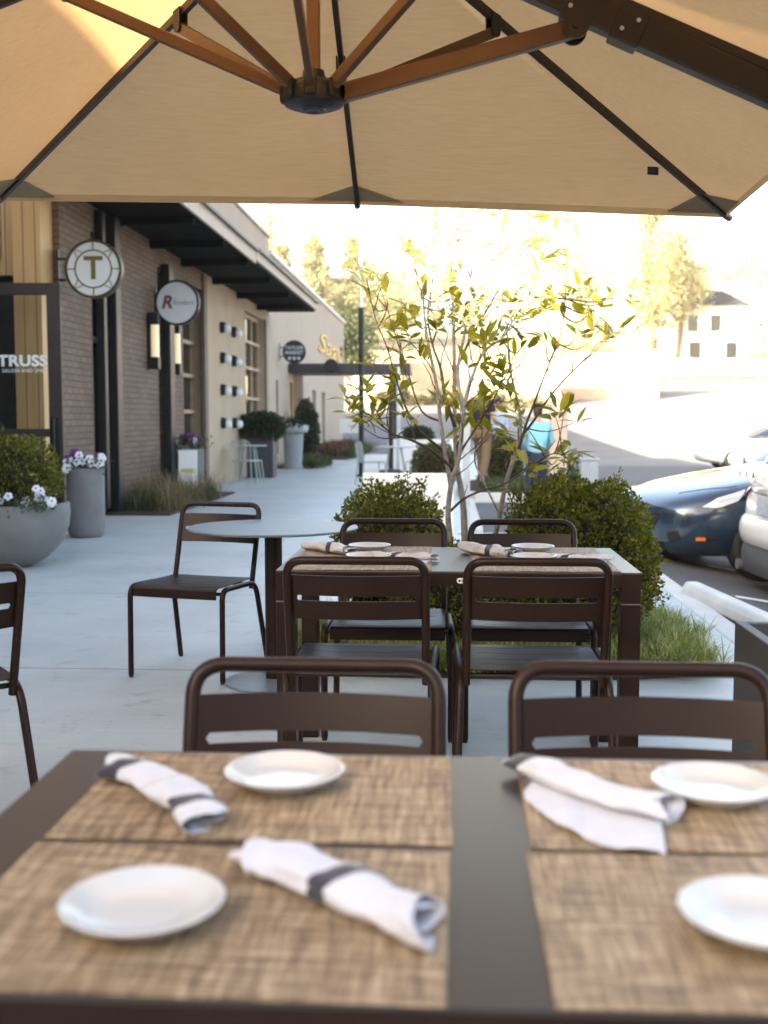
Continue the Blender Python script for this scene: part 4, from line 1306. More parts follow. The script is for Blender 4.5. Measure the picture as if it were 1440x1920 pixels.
def big_leaves(rng, P, D, length, width):
    n = len(P)
    A = unit(np.cross(D, rng.normal(0, 1, (n, 3)) * .35 + np.array([0, 0, 1.0])))
    B = unit(np.cross(A, D)); B *= np.sign(B[:, 2:3] + 1e-6)
    Ls = (length * rng.uniform(.55, 1.25, n))[:, None]; Ws = (width * rng.uniform(.75, 1.2, n))[:, None]
    prof = [(0, .05), (.12, .42), (.35, .95), (.58, 1.0), (.80, .62), (1.0, .03)]
    droop = rng.uniform(-.05, .30, n)[:, None]
    rows = []
    for t, w in prof:
        c = P + D * Ls * (.10 + t) - B * Ls * droop * t * t
        rows += [c - A * Ws * w / 2 + B * Ws * .16 * w, c, c + A * Ws * w / 2 + B * Ws * .16 * w]
    V = np.stack(rows, 1).reshape(-1, 3)
    i = np.arange(n)[:, None] * 18
    F = []
    for k in range(5):
        for q in (0, 1):
            F.append(i + np.array([[3 * k + q, 3 * k + q + 1, 3 * k + q + 4, 3 * k + q + 3]]))
    return V, np.concatenate(F, 0)
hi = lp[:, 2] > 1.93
V, F = big_leaves(rngm, lp[~hi], ld[~hi], .112, .036)
np_mesh('crown', V, F, M_MAG, tree, smooth=True)
M_MAG_SUNLIT = mat_leaf('sunlit_magnolia_leaf', (.26, .25, .06), (.56, .52, .20), (.72, .64, .40), .5, .4, .4)  # paler leaf copy for the upper crown, sunlight put into its colour
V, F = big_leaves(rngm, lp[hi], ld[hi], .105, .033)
np_mesh('crown', V, F, M_MAG_SUNLIT, tree, smooth=True)
# pale starry blossoms through the upper crown, extra ones for its blown-out sun glare
bp, bd_ = [], []
spots_ = [at(900 + 255 * (rnd.random() ** .5) * math.cos(a), 500 + 115 * (rnd.random() ** .5) * math.sin(a), TY + rnd.uniform(-.5, .5)) for a in [rnd.uniform(0, 2 * PI) for _ in range(230)]]
spots_ += [at(x + rnd.uniform(-18, 18), y + rnd.uniform(-14, 14), TY - .3) for x, y in ((1180, 540), (1190, 580), (1165, 560), (1130, 530), (1120, 600), (1060, 470), (1040, 440), (720, 470), (760, 430))]
for p in spots_:
    up_ = Vector((rnd.uniform(-.6, .6), rnd.uniform(-.8, .2), rnd.uniform(.2, 1))).normalized()
    for i in range(rnd.randint(6, 9)):
        dd = (Vector((rnd.gauss(0, 1), rnd.gauss(0, 1), rnd.gauss(0, 1))).normalized() + up_ * .7).normalized()
        bp.append(tuple(p)); bd_.append(tuple(dd))
V, F = big_leaves(np.random.default_rng(9), np.array(bp), np.array(bd_), .072, .022)
M_BLOOM = mat_leaf('cream_petal', (.62, .58, .38), (.82, .80, .66), None, .5, .5)
np_mesh('blossom', V, F, M_BLOOM, tree, smooth=True)['kind'] = 'stuff'

# ------------------------------------------------------------------ planters by the shops
def pot(name, label, loc, prof, m, group=None, n=56):
    t = thing(name, label, 'planter', loc, 0, group)
    b = MB(); b.lathe(prof, n=n); b.build('pot', m, t)
    return t
M_PETALW = mat_leaf('white_petal', (.70, .70, .74), (.85, .85, .86), None, .3, .6)
M_PETALV = mat_leaf('violet_petal', (.10, .015, .13), (.22, .04, .26), None, .3, .6)
M_EYE = mat('dark_flower_eye', (.03, .01, .06), .6)
def pansies(parent, name, spots, size, m, seed):
    rng = np.random.default_rng(seed); Vs, Fs = [], []; off = 0
    b = MB(); eye = MB()
    for (x, y, z) in spots:
        nrm = Vector((rng.normal(.25, .3), rng.normal(-.9, .3), rng.normal(.45, .25))).normalized()
        u = nrm.cross(Vector((0, 0, 1))).normalized(); v = nrm.cross(u)
        s = size * rng.uniform(.75, 1.15)
        for k in range(5):
            a = 2 * PI * k / 5 + .3
            c = Vector((x, y, z)) + (u * math.cos(a) + v * math.sin(a)) * s * .45
            pts = [c + (u * math.cos(q) + v * math.sin(q)) * s * .42 + nrm * (.1 * s * math.cos(2 * q + k)) for q in [2 * PI * i / 7 for i in range(7)]]
            b.add(pts, [tuple(range(7))])
        pts = [Vector((x, y, z)) + nrm * s * .16 + (u * math.cos(q) + v * math.sin(q)) * s * .2 for q in [2 * PI * i / 6 for i in range(6)]]
        eye.add(pts, [tuple(range(6))])
    o = b.build(name, m, parent, smooth=0)
    if m is M_PETALW:
        e = eye.build('flower_eyes', M_EYE, o, smooth=0); e['kind'] = 'stuff'
    o['kind'] = 'stuff'
    return o
bowl = pot('bowl_planter', 'wide round grey bowl planter by the glass door holding a boxwood and pansies', (-3.76, 9.35, 0),
    [(0, 0), (.20, 0), (.33, .07), (.44, .18), (.51, .33), (.525, .45), (.52, .54), (.49, .545), (.485, .50), (0, .48)], M_STONEPOT)
sp = thing('boxwood_shrub', 'round boxwood growing in the wide grey bowl', 'shrub', (-3.84, 9.42, .36)); 
shrub_leaves('foliage', M_BOX, sp, (.50, .46, .74), 9000, .036, 31, lump=.12); shrub_core(sp, (.50, .46, .74), 31)
rnd = random.Random(5)
fl = thing('pansy_clump', 'white pansies spilling over the front rim of the wide bowl', 'flowers', (-3.76, 9.35, .52))
def clump(cx, cy, cz, n, sx, sy, sz): return [(cx + rnd.gauss(0, sx), cy + rnd.gauss(0, sy), cz + rnd.gauss(0, sz)) for _ in range(n)]
pansies(fl, 'flowers', clump(.12, -.46, .06, 9, .07, .03, .035) + clump(.40, -.30, .08, 12, .05, .04, .05), .055, M_PETALW, 2)
rngp = np.random.default_rng(6)
def leafpad(parent, boxes, n, leaf, m, seed):
    rng = np.random.default_rng(seed); P = []
    for (c, s) in boxes: P.append(rng.normal(0, 1, (n, 3)) * np.array(s) + np.array(c))
    P = np.concatenate(P); V, F = leaf_cloud(rng, P, np.tile([0, -.2, .8], (len(P), 1)), leaf, leaf * .6, .15, .8)
    return np_mesh('leaves', V, F, m, parent)
leafpad(fl, [((.12, -.43, .03), (.10, .04, .03)), ((.40, -.27, .04), (.06, .06, .04)), ((.25, -.38, .01), (.12, .04, .02))], 220, .035, M_GRN, 3)
cy1 = pot('cylinder_planter', 'tall grey cylinder planter with violet and white pansies against the brick', (-3.86, 11.75, 0),
    [(0, 0), (.155, 0), (.185, .03), (.198, .12), (.20, .70), (.205, .735), (.185, .74), (.18, .70), (0, .69)], M_STONEPOT, 'grey cylinder planters')
f2 = thing('pansy_clump', 'violet and white pansies in the tall grey cylinder nearest the door', 'flowers', (-3.86, 11.75, .68))
leafpad(f2, [((0, 0, .07), (.10, .09, .04))], 900, .05, M_GRN, 4)
pansies(f2, 'flowers', clump(.07, -.08, .12, 16, .06, .05, .04) + clump(-.12, -.10, .11, 6, .03, .04, .04), .062, M_PETALW, 5)
pansies(f2, 'flowers', clump(-.04, .0, .19, 14, .08, .06, .03), .062, M_PETALV, 6)
cy2 = pot('cylinder_planter', 'grey cylinder planter half hidden by the white sandwich board', (-4.22, 18.2, 0),
    [(0, 0), (.17, 0), (.20, .03), (.215, .12), (.225, .74), (.23, .78), (.205, .785), (.20, .74), (0, .73)], M_STONEPOT, 'grey cylinder planters')
f3 = thing('pansy_clump', 'violet and white pansies behind the white sandwich board', 'flowers', (-4.22, 18.2, .75))
leafpad(f3, [((0, 0, .09), (.12, .11, .06))], 600, .06, M_GRN, 7)
pansies(f3, 'flowers', clump(.0, -.12, .05, 9, .11, .03, .05), .065, M_PETALW, 8)
pansies(f3, 'flowers', clump(.0, -.02, .20, 12, .10, .06, .04), .065, M_PETALV, 9)
# square planter with clipped shrub
sq = thing('square_planter', 'tall square charcoal planter under a round dark shrub', 'planter', (-4.05, 24.3, 0))
b = MB(); t_ = .04; w = .29; hh = .90
b.span((-w, -w, 0), (-w + t_, w, hh)); b.span((w - t_, -w, 0), (w, w, hh)); b.span((-w + t_, -w, 0), (w - t_, -w + t_, hh)); b.span((-w + t_, w - t_, 0), (w - t_, w, hh)); b.span((-w + t_, -w + t_, .8), (w - t_, w - t_, .84))
b.build('box', M_DARKPOT, sq, smooth=0, bevel=.006)
shrub('round_shrub', 'round dark clipped shrub in the tall square charcoal planter', 'shrub', (-4.05, 24.3, .78), (.46, .46, .62), 5000, .06, 41, M_BOX2)
ur = pot('urn_planter', 'pale grey urn planter with a wide rim beyond the square planter', (-3.95, 28.6, 0),
    [(0, 0), (.24, 0), (.25, .06), (.22, .12), (.26, .9), (.38, .95), (.38, 1.02), (.30, 1.03), (0, .98)], mat('pale_stone', (.27, .29, .30), .7, var=.1, bump=.2, bscale=80))
f4 = thing('pansy_clump', 'sparse flowers in the pale grey urn', 'flowers', (-3.95, 28.6, 1.0))
leafpad(f4, [((0, 0, .12), (.14, .12, .08))], 400, .09, M_BOX2, 8)
pansies(f4, 'flowers', clump(.0, -.1, .12, 10, .14, .06, .08), .09, M_PETALW, 10)
cone = shrub('cone_shrub', 'dark upright cone shaped evergreen beside the far shop doorway', 'shrub', (-3.95, 31.2, .05), (.36, .36, 1.75), 5000, .07, 51, M_BOX2, squash=1.8)
bb = pot('ball_shrub_pot', 'low dark pot under the cone shaped evergreen', (-3.95, 31.2, 0), [(0, 0), (.25, 0), (.30, .3), (.27, .31), (0, .28)], M_DARKPOT)
bb.name = 'shrub_pot'
# round shrubs in the middle distance, growing in a white planter box and on the island
M_OLV = mat_leaf('olive_shrub_leaf', (.045, .045, .010), (.13, .12, .03), None, .25, .5)
for (px_, py_, Y, rx, h, z0, lab) in ((815, 905, 20.5, .40, .80, .0, 'round olive shrub left of the magnolia stems beyond the white sign'), (945, 900, 20.8, .33, .78, .13, 'round olive shrub on the kerbed island behind the walking man'), ):
    p = at(px_, py_, Y)
    shrub('round_shrub', lab, 'shrub', (p.x, Y, z0), (rx, rx, h), 4500, .05, int(px_), M_OLV, 'round shrubs in the middle distance', lump=.08)
wp = thing('white_planter', 'long white planter box far behind the magnolia with one dark shrub', 'planter', (-.55, 27.5, 0))
b = MB(); b.span((-.9, -.3, 0), (.9, -.26, .78)); b.span((-.9, .26, 0), (.9, .3, .78)); b.span((-.9, -.26, 0), (-.86, .26, .78)); b.span((.86, -.26, 0), (.9, .26, .78)); b.span((-.86, -.26, .62), (.86, .26, .68))
b.build('box', M_WHITE, wp, smooth=0, bevel=.006)
shrub('round_shrub', 'small dark shrub standing in the long white planter box', 'shrub', (-.72, 27.5, .66), (.33, .28, .42), 2500, .06, 77, M_BOX2, 'round shrubs in the middle distance')
rng = np.random.default_rng(18)
tag(grass('island_grass', MATS['green_grass_blade'], np.stack([rng.uniform(.55, 1.75, 3000), rng.uniform(17.7, 21.0, 3000), np.full(3000, .13)], 1), 19, .16, .02, .6), 'short green grass on the kerbed island', 'grass', kind='stuff')
# ------------------------------------------------------------------ cars
M_BLUE = mat('deep_blue_car_paint', (.020, .038, .066), .2, .35, .5, coat=1.0)
M_CARW = mat('white_car_paint', (.74, .745, .74), .28, 0, .5, coat=1.0)
M_TYRE = mat('tyre_rubber', (.018, .018, .019), .85, 0, .3, var=.2, bump=.2, bscale=60)
M_RIM = mat('alloy_rim', (.40, .41, .42), .3, .85, .5)
M_CLAD = mat('grey_plastic_cladding', (.075, .08, .088), .55, 0, .4, var=.1)
M_CARGLASS = mat('car_glass', (.010, .014, .017), .03, 0, .9)
M_LAMP = mat('headlight_lens', (.55, .58, .60), .06, .3, .8, coat=1.0)
M_LAMPDARK = mat('headlight_bezel', (.02, .022, .025), .2, .2, .6, coat=1.0)
M_AMBER = mat('amber_reflector', (.60, .16, .02), .25)
M_RED = mat('red_tail_lens', (.22, .012, .014), .12, 0, .6, coat=1.0)

def car_body(name, secs, m, parent, arches, R=.40, sub=2):
    b = MB(); prof = []
    for (x, w, z0, zs_, z1) in secs:
        zm = (z0 + zs_) / 2
        prof.append([(x, 0, z0), (x, .8 * w, z0), (x, .96 * w, z0 + .09), (x, w, zm), (x, .985 * w, zs_), (x, .87 * w, zs_ + (z1 - zs_) * .72), (x, .46 * w, z1), (x, 0, z1 + .012)])
    vs = []; rows = []
    for p in prof:
        full = p + [(x, -y, z) for (x, y, z) in p[-2:0:-1]]
        rows.append(len(vs)); vs += full
    k = 14
    fs = []
    for a, c in zip(rows[:-1], rows[1:]):
        for j in range(k): fs.append((a + j, a + (j + 1) % k, c + (j + 1) % k, c + j))
    fs.append(tuple(rows[0] + j for j in range(k - 1, -1, -1))); fs.append(tuple(rows[-1] + j for j in range(k)))
    b.add(vs, fs)
    o = b.build(name, m, parent, smooth=180, sub=sub)
    cut = MB()
    for x in arches:
        for s in (-1, 1):
            cut.lathe([(0, -.16), (R, -.16), (R, .16), (0, .16)], n=40, M=Matrix.Rotation(PI / 2, 3, 'X'), c=(x, s * .86, .335))
    c = cut.build('arch_cutter', M_BLACK, None, smooth=0)
    md = o.modifiers.new('arch', 'BOOLEAN'); md.operation = 'DIFFERENCE'; md.object = c; md.solver = 'EXACT'
    dg = bpy.context.evaluated_depsgraph_get()
    me = bpy.data.meshes.new_from_object(o.evaluated_get(dg))
    o.modifiers.clear(); o.data = me
    me.shade_smooth(); me.set_sharp_from_angle(angle=rad(35))
    bpy.data.objects.remove(c)
    return o

def cabin(secs, parent, m):
    """glasshouse: (x, half width low, half width high, z low, z high)"""
    b = MB(); vs = []; rows = []
    for (x, wl, wh, zl, zh) in secs:
        h = [(x, 0, zl), (x, wl, zl), (x, wl * .6 + wh * .4, zl + (zh - zl) * .5), (x, wh, zh - .06), (x, wh * .7, zh), (x, 0, zh + .012)]
        full = h + [(x_, -y, z) for (x_, y, z) in h[-2:0:-1]]
        rows.append(len(vs)); vs += full
    k = 10; fs = []
    for a, c in zip(rows[:-1], rows[1:]):
        for j in range(k): fs.append((a + j, a + (j + 1) % k, c + (j + 1) % k, c + j))
    fs.append(tuple(rows[0] + j for j in range(k - 1, -1, -1))); fs.append(tuple(rows[-1] + j for j in range(k)))
    b.add(vs, fs)
    return b.build('glasshouse', m, parent, smooth=180, sub=2)

def cast_patch(bv, outline, axis, side, name, m, parent, off=.006, nsub=10, flip=False):
    """outline: 2D polygon; axis 'x' -> (y,z) cast along x from +side; axis 'y' -> (x,z)"""
    pts = []
    n = len(outline)
    for i in range(n):
        a, c = outline[i], outline[(i + 1) % n]
        for k in range(nsub): pts.append((a[0] + (c[0] - a[0]) * k / nsub, a[1] + (c[1] - a[1]) * k / nsub))
    cx = sum(p[0] for p in pts) / len(pts); cz = sum(p[1] for p in pts) / len(pts)
    rings = []
    for s in (1, .8, .6, .4, .2):
        rings.append([(cx + (p[0] - cx) * s, cz + (p[1] - cz) * s) for p in pts])
    def hit(u, v):
        if axis == 'x': o, d = Vector((side * 5, u, v)), Vector((-side, 0, 0))
        else: o, d = Vector((u, side * 5, v)), Vector((0, -side, 0))
        h = bv.ray_cast(o, d)
        if h[0] is None: return None
        return h[0] - d * off
    vs = []; bad = False
    for r in rings:
        for (u, v) in r:
            h = hit(u, v)
            if h is None: h = vs[-1] if vs else Vector((0, 0, .5))
            vs.append(h)
    h = hit(cx, cz); vs.append(h if h is not None else vs[-1])
    k = len(pts); fs = []
    for i in range(len(rings) - 1):
        for j in range(k): fs.append((i * k + j, i * k + (j + 1) % k, (i + 1) * k + (j + 1) % k, (i + 1) * k + j))
    L_ = (len(rings) - 1) * k
    for j in range(k): fs.append((L_ + j, L_ + (j + 1) % k, len(vs) - 1))
    b = MB(); b.add(vs, fs)
    return b.build(name, m, parent, smooth=60, solid=.008)

def wheel(parent, x, y, s, r=.335):
    R = Matrix.Rotation(-s * PI / 2, 3, 'X')
    b = MB(); b.lathe([(r * .62, -.11), (r * .9, -.115), (r * .985, -.09), (r, -.05), (r, .05), (r * .985, .09), (r * .9, .115), (r * .62, .11)], n=44, M=R, c=(x, y, r))
    w = b.build('wheel', M_TYRE, parent)
    b = MB(); b.lathe([(0, .06), (r * .16, .07), (r * .2, .055), (r * .2, .04), (0, .035)], n=24, M=R, c=(x, y, r))
    b.lathe([(r * .60, .10), (r * .665, .107), (r * .665, -.10), (r * .60, -.10)], n=44, M=R, c=(x, y, r))
    for k in range(10):
        a = 2 * PI * k / 10
        M = R @ Matrix.Rotation(a, 3, 'Z')
        vs = [M @ Vector(v) + Vector((x, y, r)) for v in ((r * .15, -.022, .05), (r * .62, -.018, .085), (r * .62, .018, .085), (r * .15, .022, .05), (r * .15, -.022, .02), (r * .62, -.018, .05), (r * .62, .018, .05), (r * .15, .022, .02))]
        b.add(vs, [(0, 1, 2, 3), (4, 7, 6, 5), (0, 4, 5, 1), (3, 2, 6, 7), (1, 5, 6, 2)])
    b.build('rim', M_RIM, w, smooth=30)
    return w

def wheels(t, xs, yw=.80, r=.335):
    for x in xs:
        for s in (-1, 1): wheel(t, x, s * yw, s, r)

def smoothline(pts): return pts
# --- blue crossover, nose towards the walk
car = thing('parked_car', 'deep blue crossover car parked nose in beyond the large boxwood', 'car', (4.08, 11.25, -.19), rad(193))
body = car_body('body', [(2.40, .50, .36, .58, .66), (2.36, .68, .28, .62, .70), (2.24, .82, .21, .66, .765), (2.02, .90, .19, .72, .83), (1.6, .945, .19, .78, .915), (1.2, .955, .20, .82, .975), (.9, .955, .20, .86, 1.02),
     (0, .955, .20, .92, 1.05), (-1.2, .955, .20, .95, 1.08), (-1.9, .93, .24, .95, 1.10), (-2.2, .84, .32, .92, 1.06), (-2.34, .70, .42, .84, .98)], M_BLUE, car, (1.47, -1.42))
cabin([(1.02, .70, .62, .96, 1.0), (.55, .80, .70, .98, 1.26), (.1, .84, .66, 1.0, 1.50), (-.4, .85, .66, 1.0, 1.60), (-1.2, .84, .64, 1.02, 1.56), (-1.8, .80, .60, 1.04, 1.36), (-2.2, .70, .55, 1.02, 1.10)], car, M_CARGLASS)
wheels(car, (1.47, -1.42), .815, .345)
bv = obj_bvh(body)
for s in (1, -1):
    hl = cast_patch(bv, [(1.50, .885), (1.68, .86), (1.95, .775), (2.16, .68), (2.13, .625), (1.95, .635), (1.75, .70), (1.58, .80)], 'y', s, 'headlight', M_LAMPDARK, car, .004)
    cast_patch(bv, [(1.68, .825), (1.95, .75), (2.09, .675), (1.96, .665), (1.78, .725)], 'y', s, 'lens', M_LAMP, hl, .012)
    cast_patch(bv, [(s * .68, .44), (s * .77, .46), (s * .78, .38), (s * .69, .36)], 'x', 1, 'fog_recess', M_BLACK, car, .004)
    cast_patch(bv, [(2.06, .405), (2.14, .405), (2.14, .375), (2.06, .375)], 'y', s, 'amber_reflector', M_AMBER, car, .008)
    cast_patch(bv, [(1.98, .40), (2.06, .402), (2.06, .378), (1.98, .38)], 'y', s, 'side_trim', M_BLACK, car, .006)
cast_patch(bv, [(-.62, .35), (.62, .35), (.56, .25), (-.56, .25)], 'x', 1, 'lower_grille', M_BLACK, car, .004)
cast_patch(bv, [(-.72, .59), (.62, .59), (.50, .47), (-.66, .47)], 'x', 1, 'nose_grille_reflection', M_BLACK, car, .003)  # black patch for the grille and the dark reflection painted on the nose
cast_patch(bv, [(-.16, .47), (.16, .47), (.16, .37), (-.16, .37)], 'x', 1, 'number_plate', M_WHITE, car, .012)
for s in (1, -1):
    pts = []
    for k in range(16):
        x = 2.16 - k * .075
        h = bv.ray_cast(Vector((x, s * (.52 + .22 * min(1, k / 5)), 3)), Vector((0, 0, -1)))
        if h[0] is not None: pts.append(h[0] + Vector((0, 0, .0005)))
    b = MB(); b.tube(pts, .0045, 6); b.build('bonnet_seam', M_BLACK, car)
# --- white crossover showing its tail
car2 = thing('parked_car', 'white crossover car at the right edge showing its tail with grey lower bumper', 'car', (4.82, 9.10, -.195), rad(4))
body2 = car_body('body', [(-2.28, .55, .46, .72, .84), (-2.24, .80, .36, .74, .90), (-2.12, .90, .30, .80, 1.0), (-1.9, .94, .26, .88, 1.06), (-1.3, .95, .22, .92, 1.08), (0, .95, .22, .92, 1.05), (.9, .95, .22, .88, 1.02), (1.6, .94, .22, .82, .95), (2.1, .86, .26, .72, .84), (2.28, .62, .36, .62, .70)], M_CARW, car2, (-1.38, 1.42))
cabin([(-2.2, .74, .60, 1.00, 1.04), (-2.0, .82, .68, 1.02, 1.36), (-1.7, .85, .70, 1.03, 1.58), (-.8, .86, .70, 1.02, 1.64), (.1, .85, .68, 1.0, 1.56), (.6, .80, .68, .98, 1.28), (1.05, .70, .62, .96, 1.0)], car2, M_CARGLASS)
b = MB(); n = 10
vs = []
for (x, w, z) in ((-2.26, .56, 1.475), (-2.0, .64, 1.60), (-1.2, .66, 1.672), (-.3, .66, 1.665), (.12, .64, 1.585)):
    for k in range(n + 1):
        y = -w + 2 * w * k / n; vs.append((x, y, z - .05 * (y / w) ** 4))
b.add(vs, [(i * (n + 1) + j, i * (n + 1) + j + 1, (i + 1) * (n + 1) + j + 1, (i + 1) * (n + 1) + j) for i in range(4) for j in range(n)])
b.build('roof', M_CARW, car2, solid=.02)
wheels(car2, (-1.38, 1.42), .815, .35)
b = MB(); prof = [(-.05, 0, .0)]
def bump_bar(x0, w, z0, z1, m, name, dx=.12, r=.25):
    b = MB(); vs = []; k = 18
    for z, o in ((z0, -.03), (z0 + (z1 - z0) * .25, .0), (z1 - (z1 - z0) * .2, .0), (z1, -.035)):
        for i in range(k + 1):
            t = -1 + 2 * i / k
            y = w * t; x = x0 - o + dx * abs(t) ** 5 * 2.2
            vs.append((x, y, z))
    b.add(vs, [(i * (k + 1) + j, i * (k + 1) + j + 1, (i + 1) * (k + 1) + j + 1, (i + 1) * (k + 1) + j) for i in range(3) for j in range(k)])
    return b.build(name, m, car2, smooth=60, solid=.03, sub=1)
bump_bar(-2.36, .90, .44, .64, M_CARW, 'rear_bumper')
bump_bar(-2.34, .88, .20, .435, M_CLAD, 'bumper_cladding')
bump_bar(-2.31, .74, .86, 1.08, M_CARW, 'tailgate_lip', .10)
bv2 = obj_bvh(body2)
for s in (1, -1):
    cast_patch(bv2, [(s * .56, .885), (s * .84, .90), (s * .86, .86), (s * .76, .79), (s * .66, .80)], 'x', -1, 'tail_light', M_RED, car2, .03)
    b = MB(); b.lathe([(.0, 0), (.04, 0), (.045, .06), (.038, .06), (.034, .02), (0, .02)], n=20, M=Matrix.Rotation(-PI / 2, 3, 'Y'), c=(-2.30, s * .55, .24)); b.build('exhaust_tip', M_RIM, car2)
np_ = cast_patch(bv2, [(-.26, .83), (.26, .83), (.26, .68), (-.26, .68)], 'x', -1, 'number_plate', mat('plate_blue_grey', (.35, .40, .46), .4, var=.2, vscale=30), car2, .03)
for k, ch in enumerate('RLA'):
    text_mesh('letter', ch, .062, mat('chrome_letters', (.12, .12, .125), .3, .6), car2, .006, Matrix.Translation((-2.348, .56 - k * .165, 1.0)) @ FACE_MX, bold=.002)
# --- far white sedan in the sun
car3 = thing('parked_car', 'white sedan in full sun far across the lot', 'car', (9.6, 33.2, -.20), PI)
car_body('body', [(2.36, .55, .36, .58, .64), (2.24, .80, .24, .62, .72), (1.9, .88, .20, .68, .80), (1.2, .90, .20, .78, .90), (.9, .90, .2, .80, .93), (0, .90, .2, .84, .95), (-1.3, .90, .2, .86, .98), (-2.0, .86, .25, .84, .98), (-2.3, .7, .4, .78, .9)], M_CARW, car3, (1.45, -1.35))
cabin([(1.0, .68, .60, .88, .92), (.5, .78, .64, .9, 1.18), (.0, .80, .60, .92, 1.40), (-.6, .80, .60, .92, 1.44), (-1.1, .79, .58, .93, 1.36), (-1.7, .72, .55, .94, 1.06), (-2.0, .66, .5, .93, .96)], car3, M_CARGLASS)
b = MB(); b.span((-1.0, -.54, 1.415), (-.05, .54, 1.46)); b.build('roof', M_CARW, car3, smooth=0, bevel=.02)
wheels(car3, (1.45, -1.35), .77, .33)

# concrete wheel stop
ws = MB()
prof = [(-.085, 0), (.085, 0), (.07, .06), (.045, .10), (-.045, .10), (-.07, .06)]
M_ = Matrix(((1, 0, 0), (0, 0, 1), (0, 1, 0)))
ws.prism(prof, -.93, .93, M=M_)
o = ws.build('wheel_stop', mat('wheel_stop_concrete', (.56, .58, .57), .8, 0, .3, var=.1, vscale=6, bump=.3, bscale=70), smooth=0, bevel=.015)
place(o, (1.87, 7.25, -.02), rad(6)); tag(o, 'long pale concrete wheel stop lying beside the large boxwood', 'wheel stop')
# ------------------------------------------------------------------ street furniture in the middle distance
b = MB()
t = thing('lamp_pole', 'tall slim pole, dark below for shade and pale above for sun, behind the white sign board', 'pole', (-1.90, 24.7, 0))
b.tube([(0, 0, .02), (0, 0, 3.6), (0, 0, 3.7)], [.062, .058, .058], 14); b.build('pole', M_BLACK, t)
b = MB(); b.tube([(0, 0, 3.7), (0, 0, 6.6)], [.05, .022], 12); b.build('sunlit_pole_top', M_GALV, t)  # black below, pale above: the shadow edge is put into the colours
b = MB(); b.lathe([(0, 0), (.12, 0), (.12, .03), (.07, .06), (0, .06)], n=16); b.build('base', M_BLACK, t)
t = thing('sign_post', 'thin galvanised post just right of the dark pole with round base', 'post', (-1.08, 24.6, 0))
b = MB(); b.box((0, 0, 1.2), (.085, .085, 2.4)); b.build('pole', M_GALV, t, smooth=0, bevel=.01)
b = MB(); b.lathe([(0, 0), (.16, 0), (.16, .04), (.08, .07), (0, .07)], n=20); b.build('base', M_GALV, t)
t = thing('patio_stand', 'dark slim stand on a wide dark round foot beside the galvanised post', 'stand', (-1.22, 24.2, 0))
b = MB(); b.tube([(0, 0, .1), (0, 0, 1.55)], .055, 12); b.build('pole', M_BLACK, t)
b = MB(); b.lathe([(0, 0), (.28, 0), (.29, .10), (.24, .17), (.07, .20), (0, .20)], n=28); b.build('base', mat('navy_base', (.02, .03, .045), .5), t)
t = thing('sign_post', 'bluish galvanised post standing right behind the magnolia stems', 'post', (.21, 12.3, 0))
b = MB(); b.box((0, 0, .98), (.075, .04, 1.96)); b.build('pole', M_GALV, t, smooth=0, bevel=.006)
b = MB(); b.box((0, 0, .012), (.18, .18, .024)); b.build('base', M_GALV, t, smooth=0, bevel=.004)
# white board behind the boxwood
t = thing('sign_board', 'plain white board standing behind the small left boxwood', 'sign', (-.30, 8.6, 0), rad(-2))
b = MB(); b.box((0, 0, .44), (.70, .022, .80)); b.build('panel', M_WHITE, t, smooth=0, bevel=.004)
for s in (-1, 1):
    b = MB(); b.box((s * .28, .012 + .0125, .3), (.03, .025, .6)); b.build('leg', M_GALV, t, smooth=0)
# sandwich board with yellow mark
def board(label, x, y, rz, w, h, z0, mark=True):
    t = thing('sandwich_board', label, 'sign', (x, y, 0), rz, 'white boards along the shop walk')
    for s in (-1, 1):
        M = Matrix.Rotation(s * rad(7), 3, 'X')
        b = MB(); b.box((0, s * .10, z0 + h / 2), (w, .02, h), M=M); b.build('panel', M_WHITE, t, smooth=0, bevel=.004)
        for q in (-1, 1):
            b = MB(); b.box((q * w * .42, s * .165, z0 / 2), (.025, .02, z0), M=M); b.build('leg', M_GALV, t, smooth=0)
    if mark: text_mesh('lettering', 'MENU', w * .30, mat('yellow_print', (.62, .52, .12), .6), t, .003, Matrix.Translation((.02, -.119, z0 + h * .52)) @ Matrix.Rotation(-rad(7), 4, 'X') @ FACE_MY, bold=.004)
    return t
board('white sandwich board with yellow print in front of the grey cylinder planter', -4.06, 17.35, rad(8), .28, .66, .12)
board('narrow white board beside the far cone shaped evergreen', -4.10, 33.0, 0, .18, .62, .35, False)
t = thing('wall_notice', 'white notice board on two short legs at the far end of the shop walk', 'sign', (-3.75, 43.5, 0))
b = MB(); b.box((0, 0, 1.02), (.85, .03, .55)); b.build('panel', M_WHITE, t, smooth=0)
for s in (-1, 1):
    b = MB(); b.box((s * .3, .03, .40), (.05, .03, .80)); b.build('leg', M_GALV, t, smooth=0)
text_mesh('lettering', 'OPEN', .13, M_OLIVE, t, .004, Matrix.Translation((.05, -.018, 1.0)) @ FACE_MY)

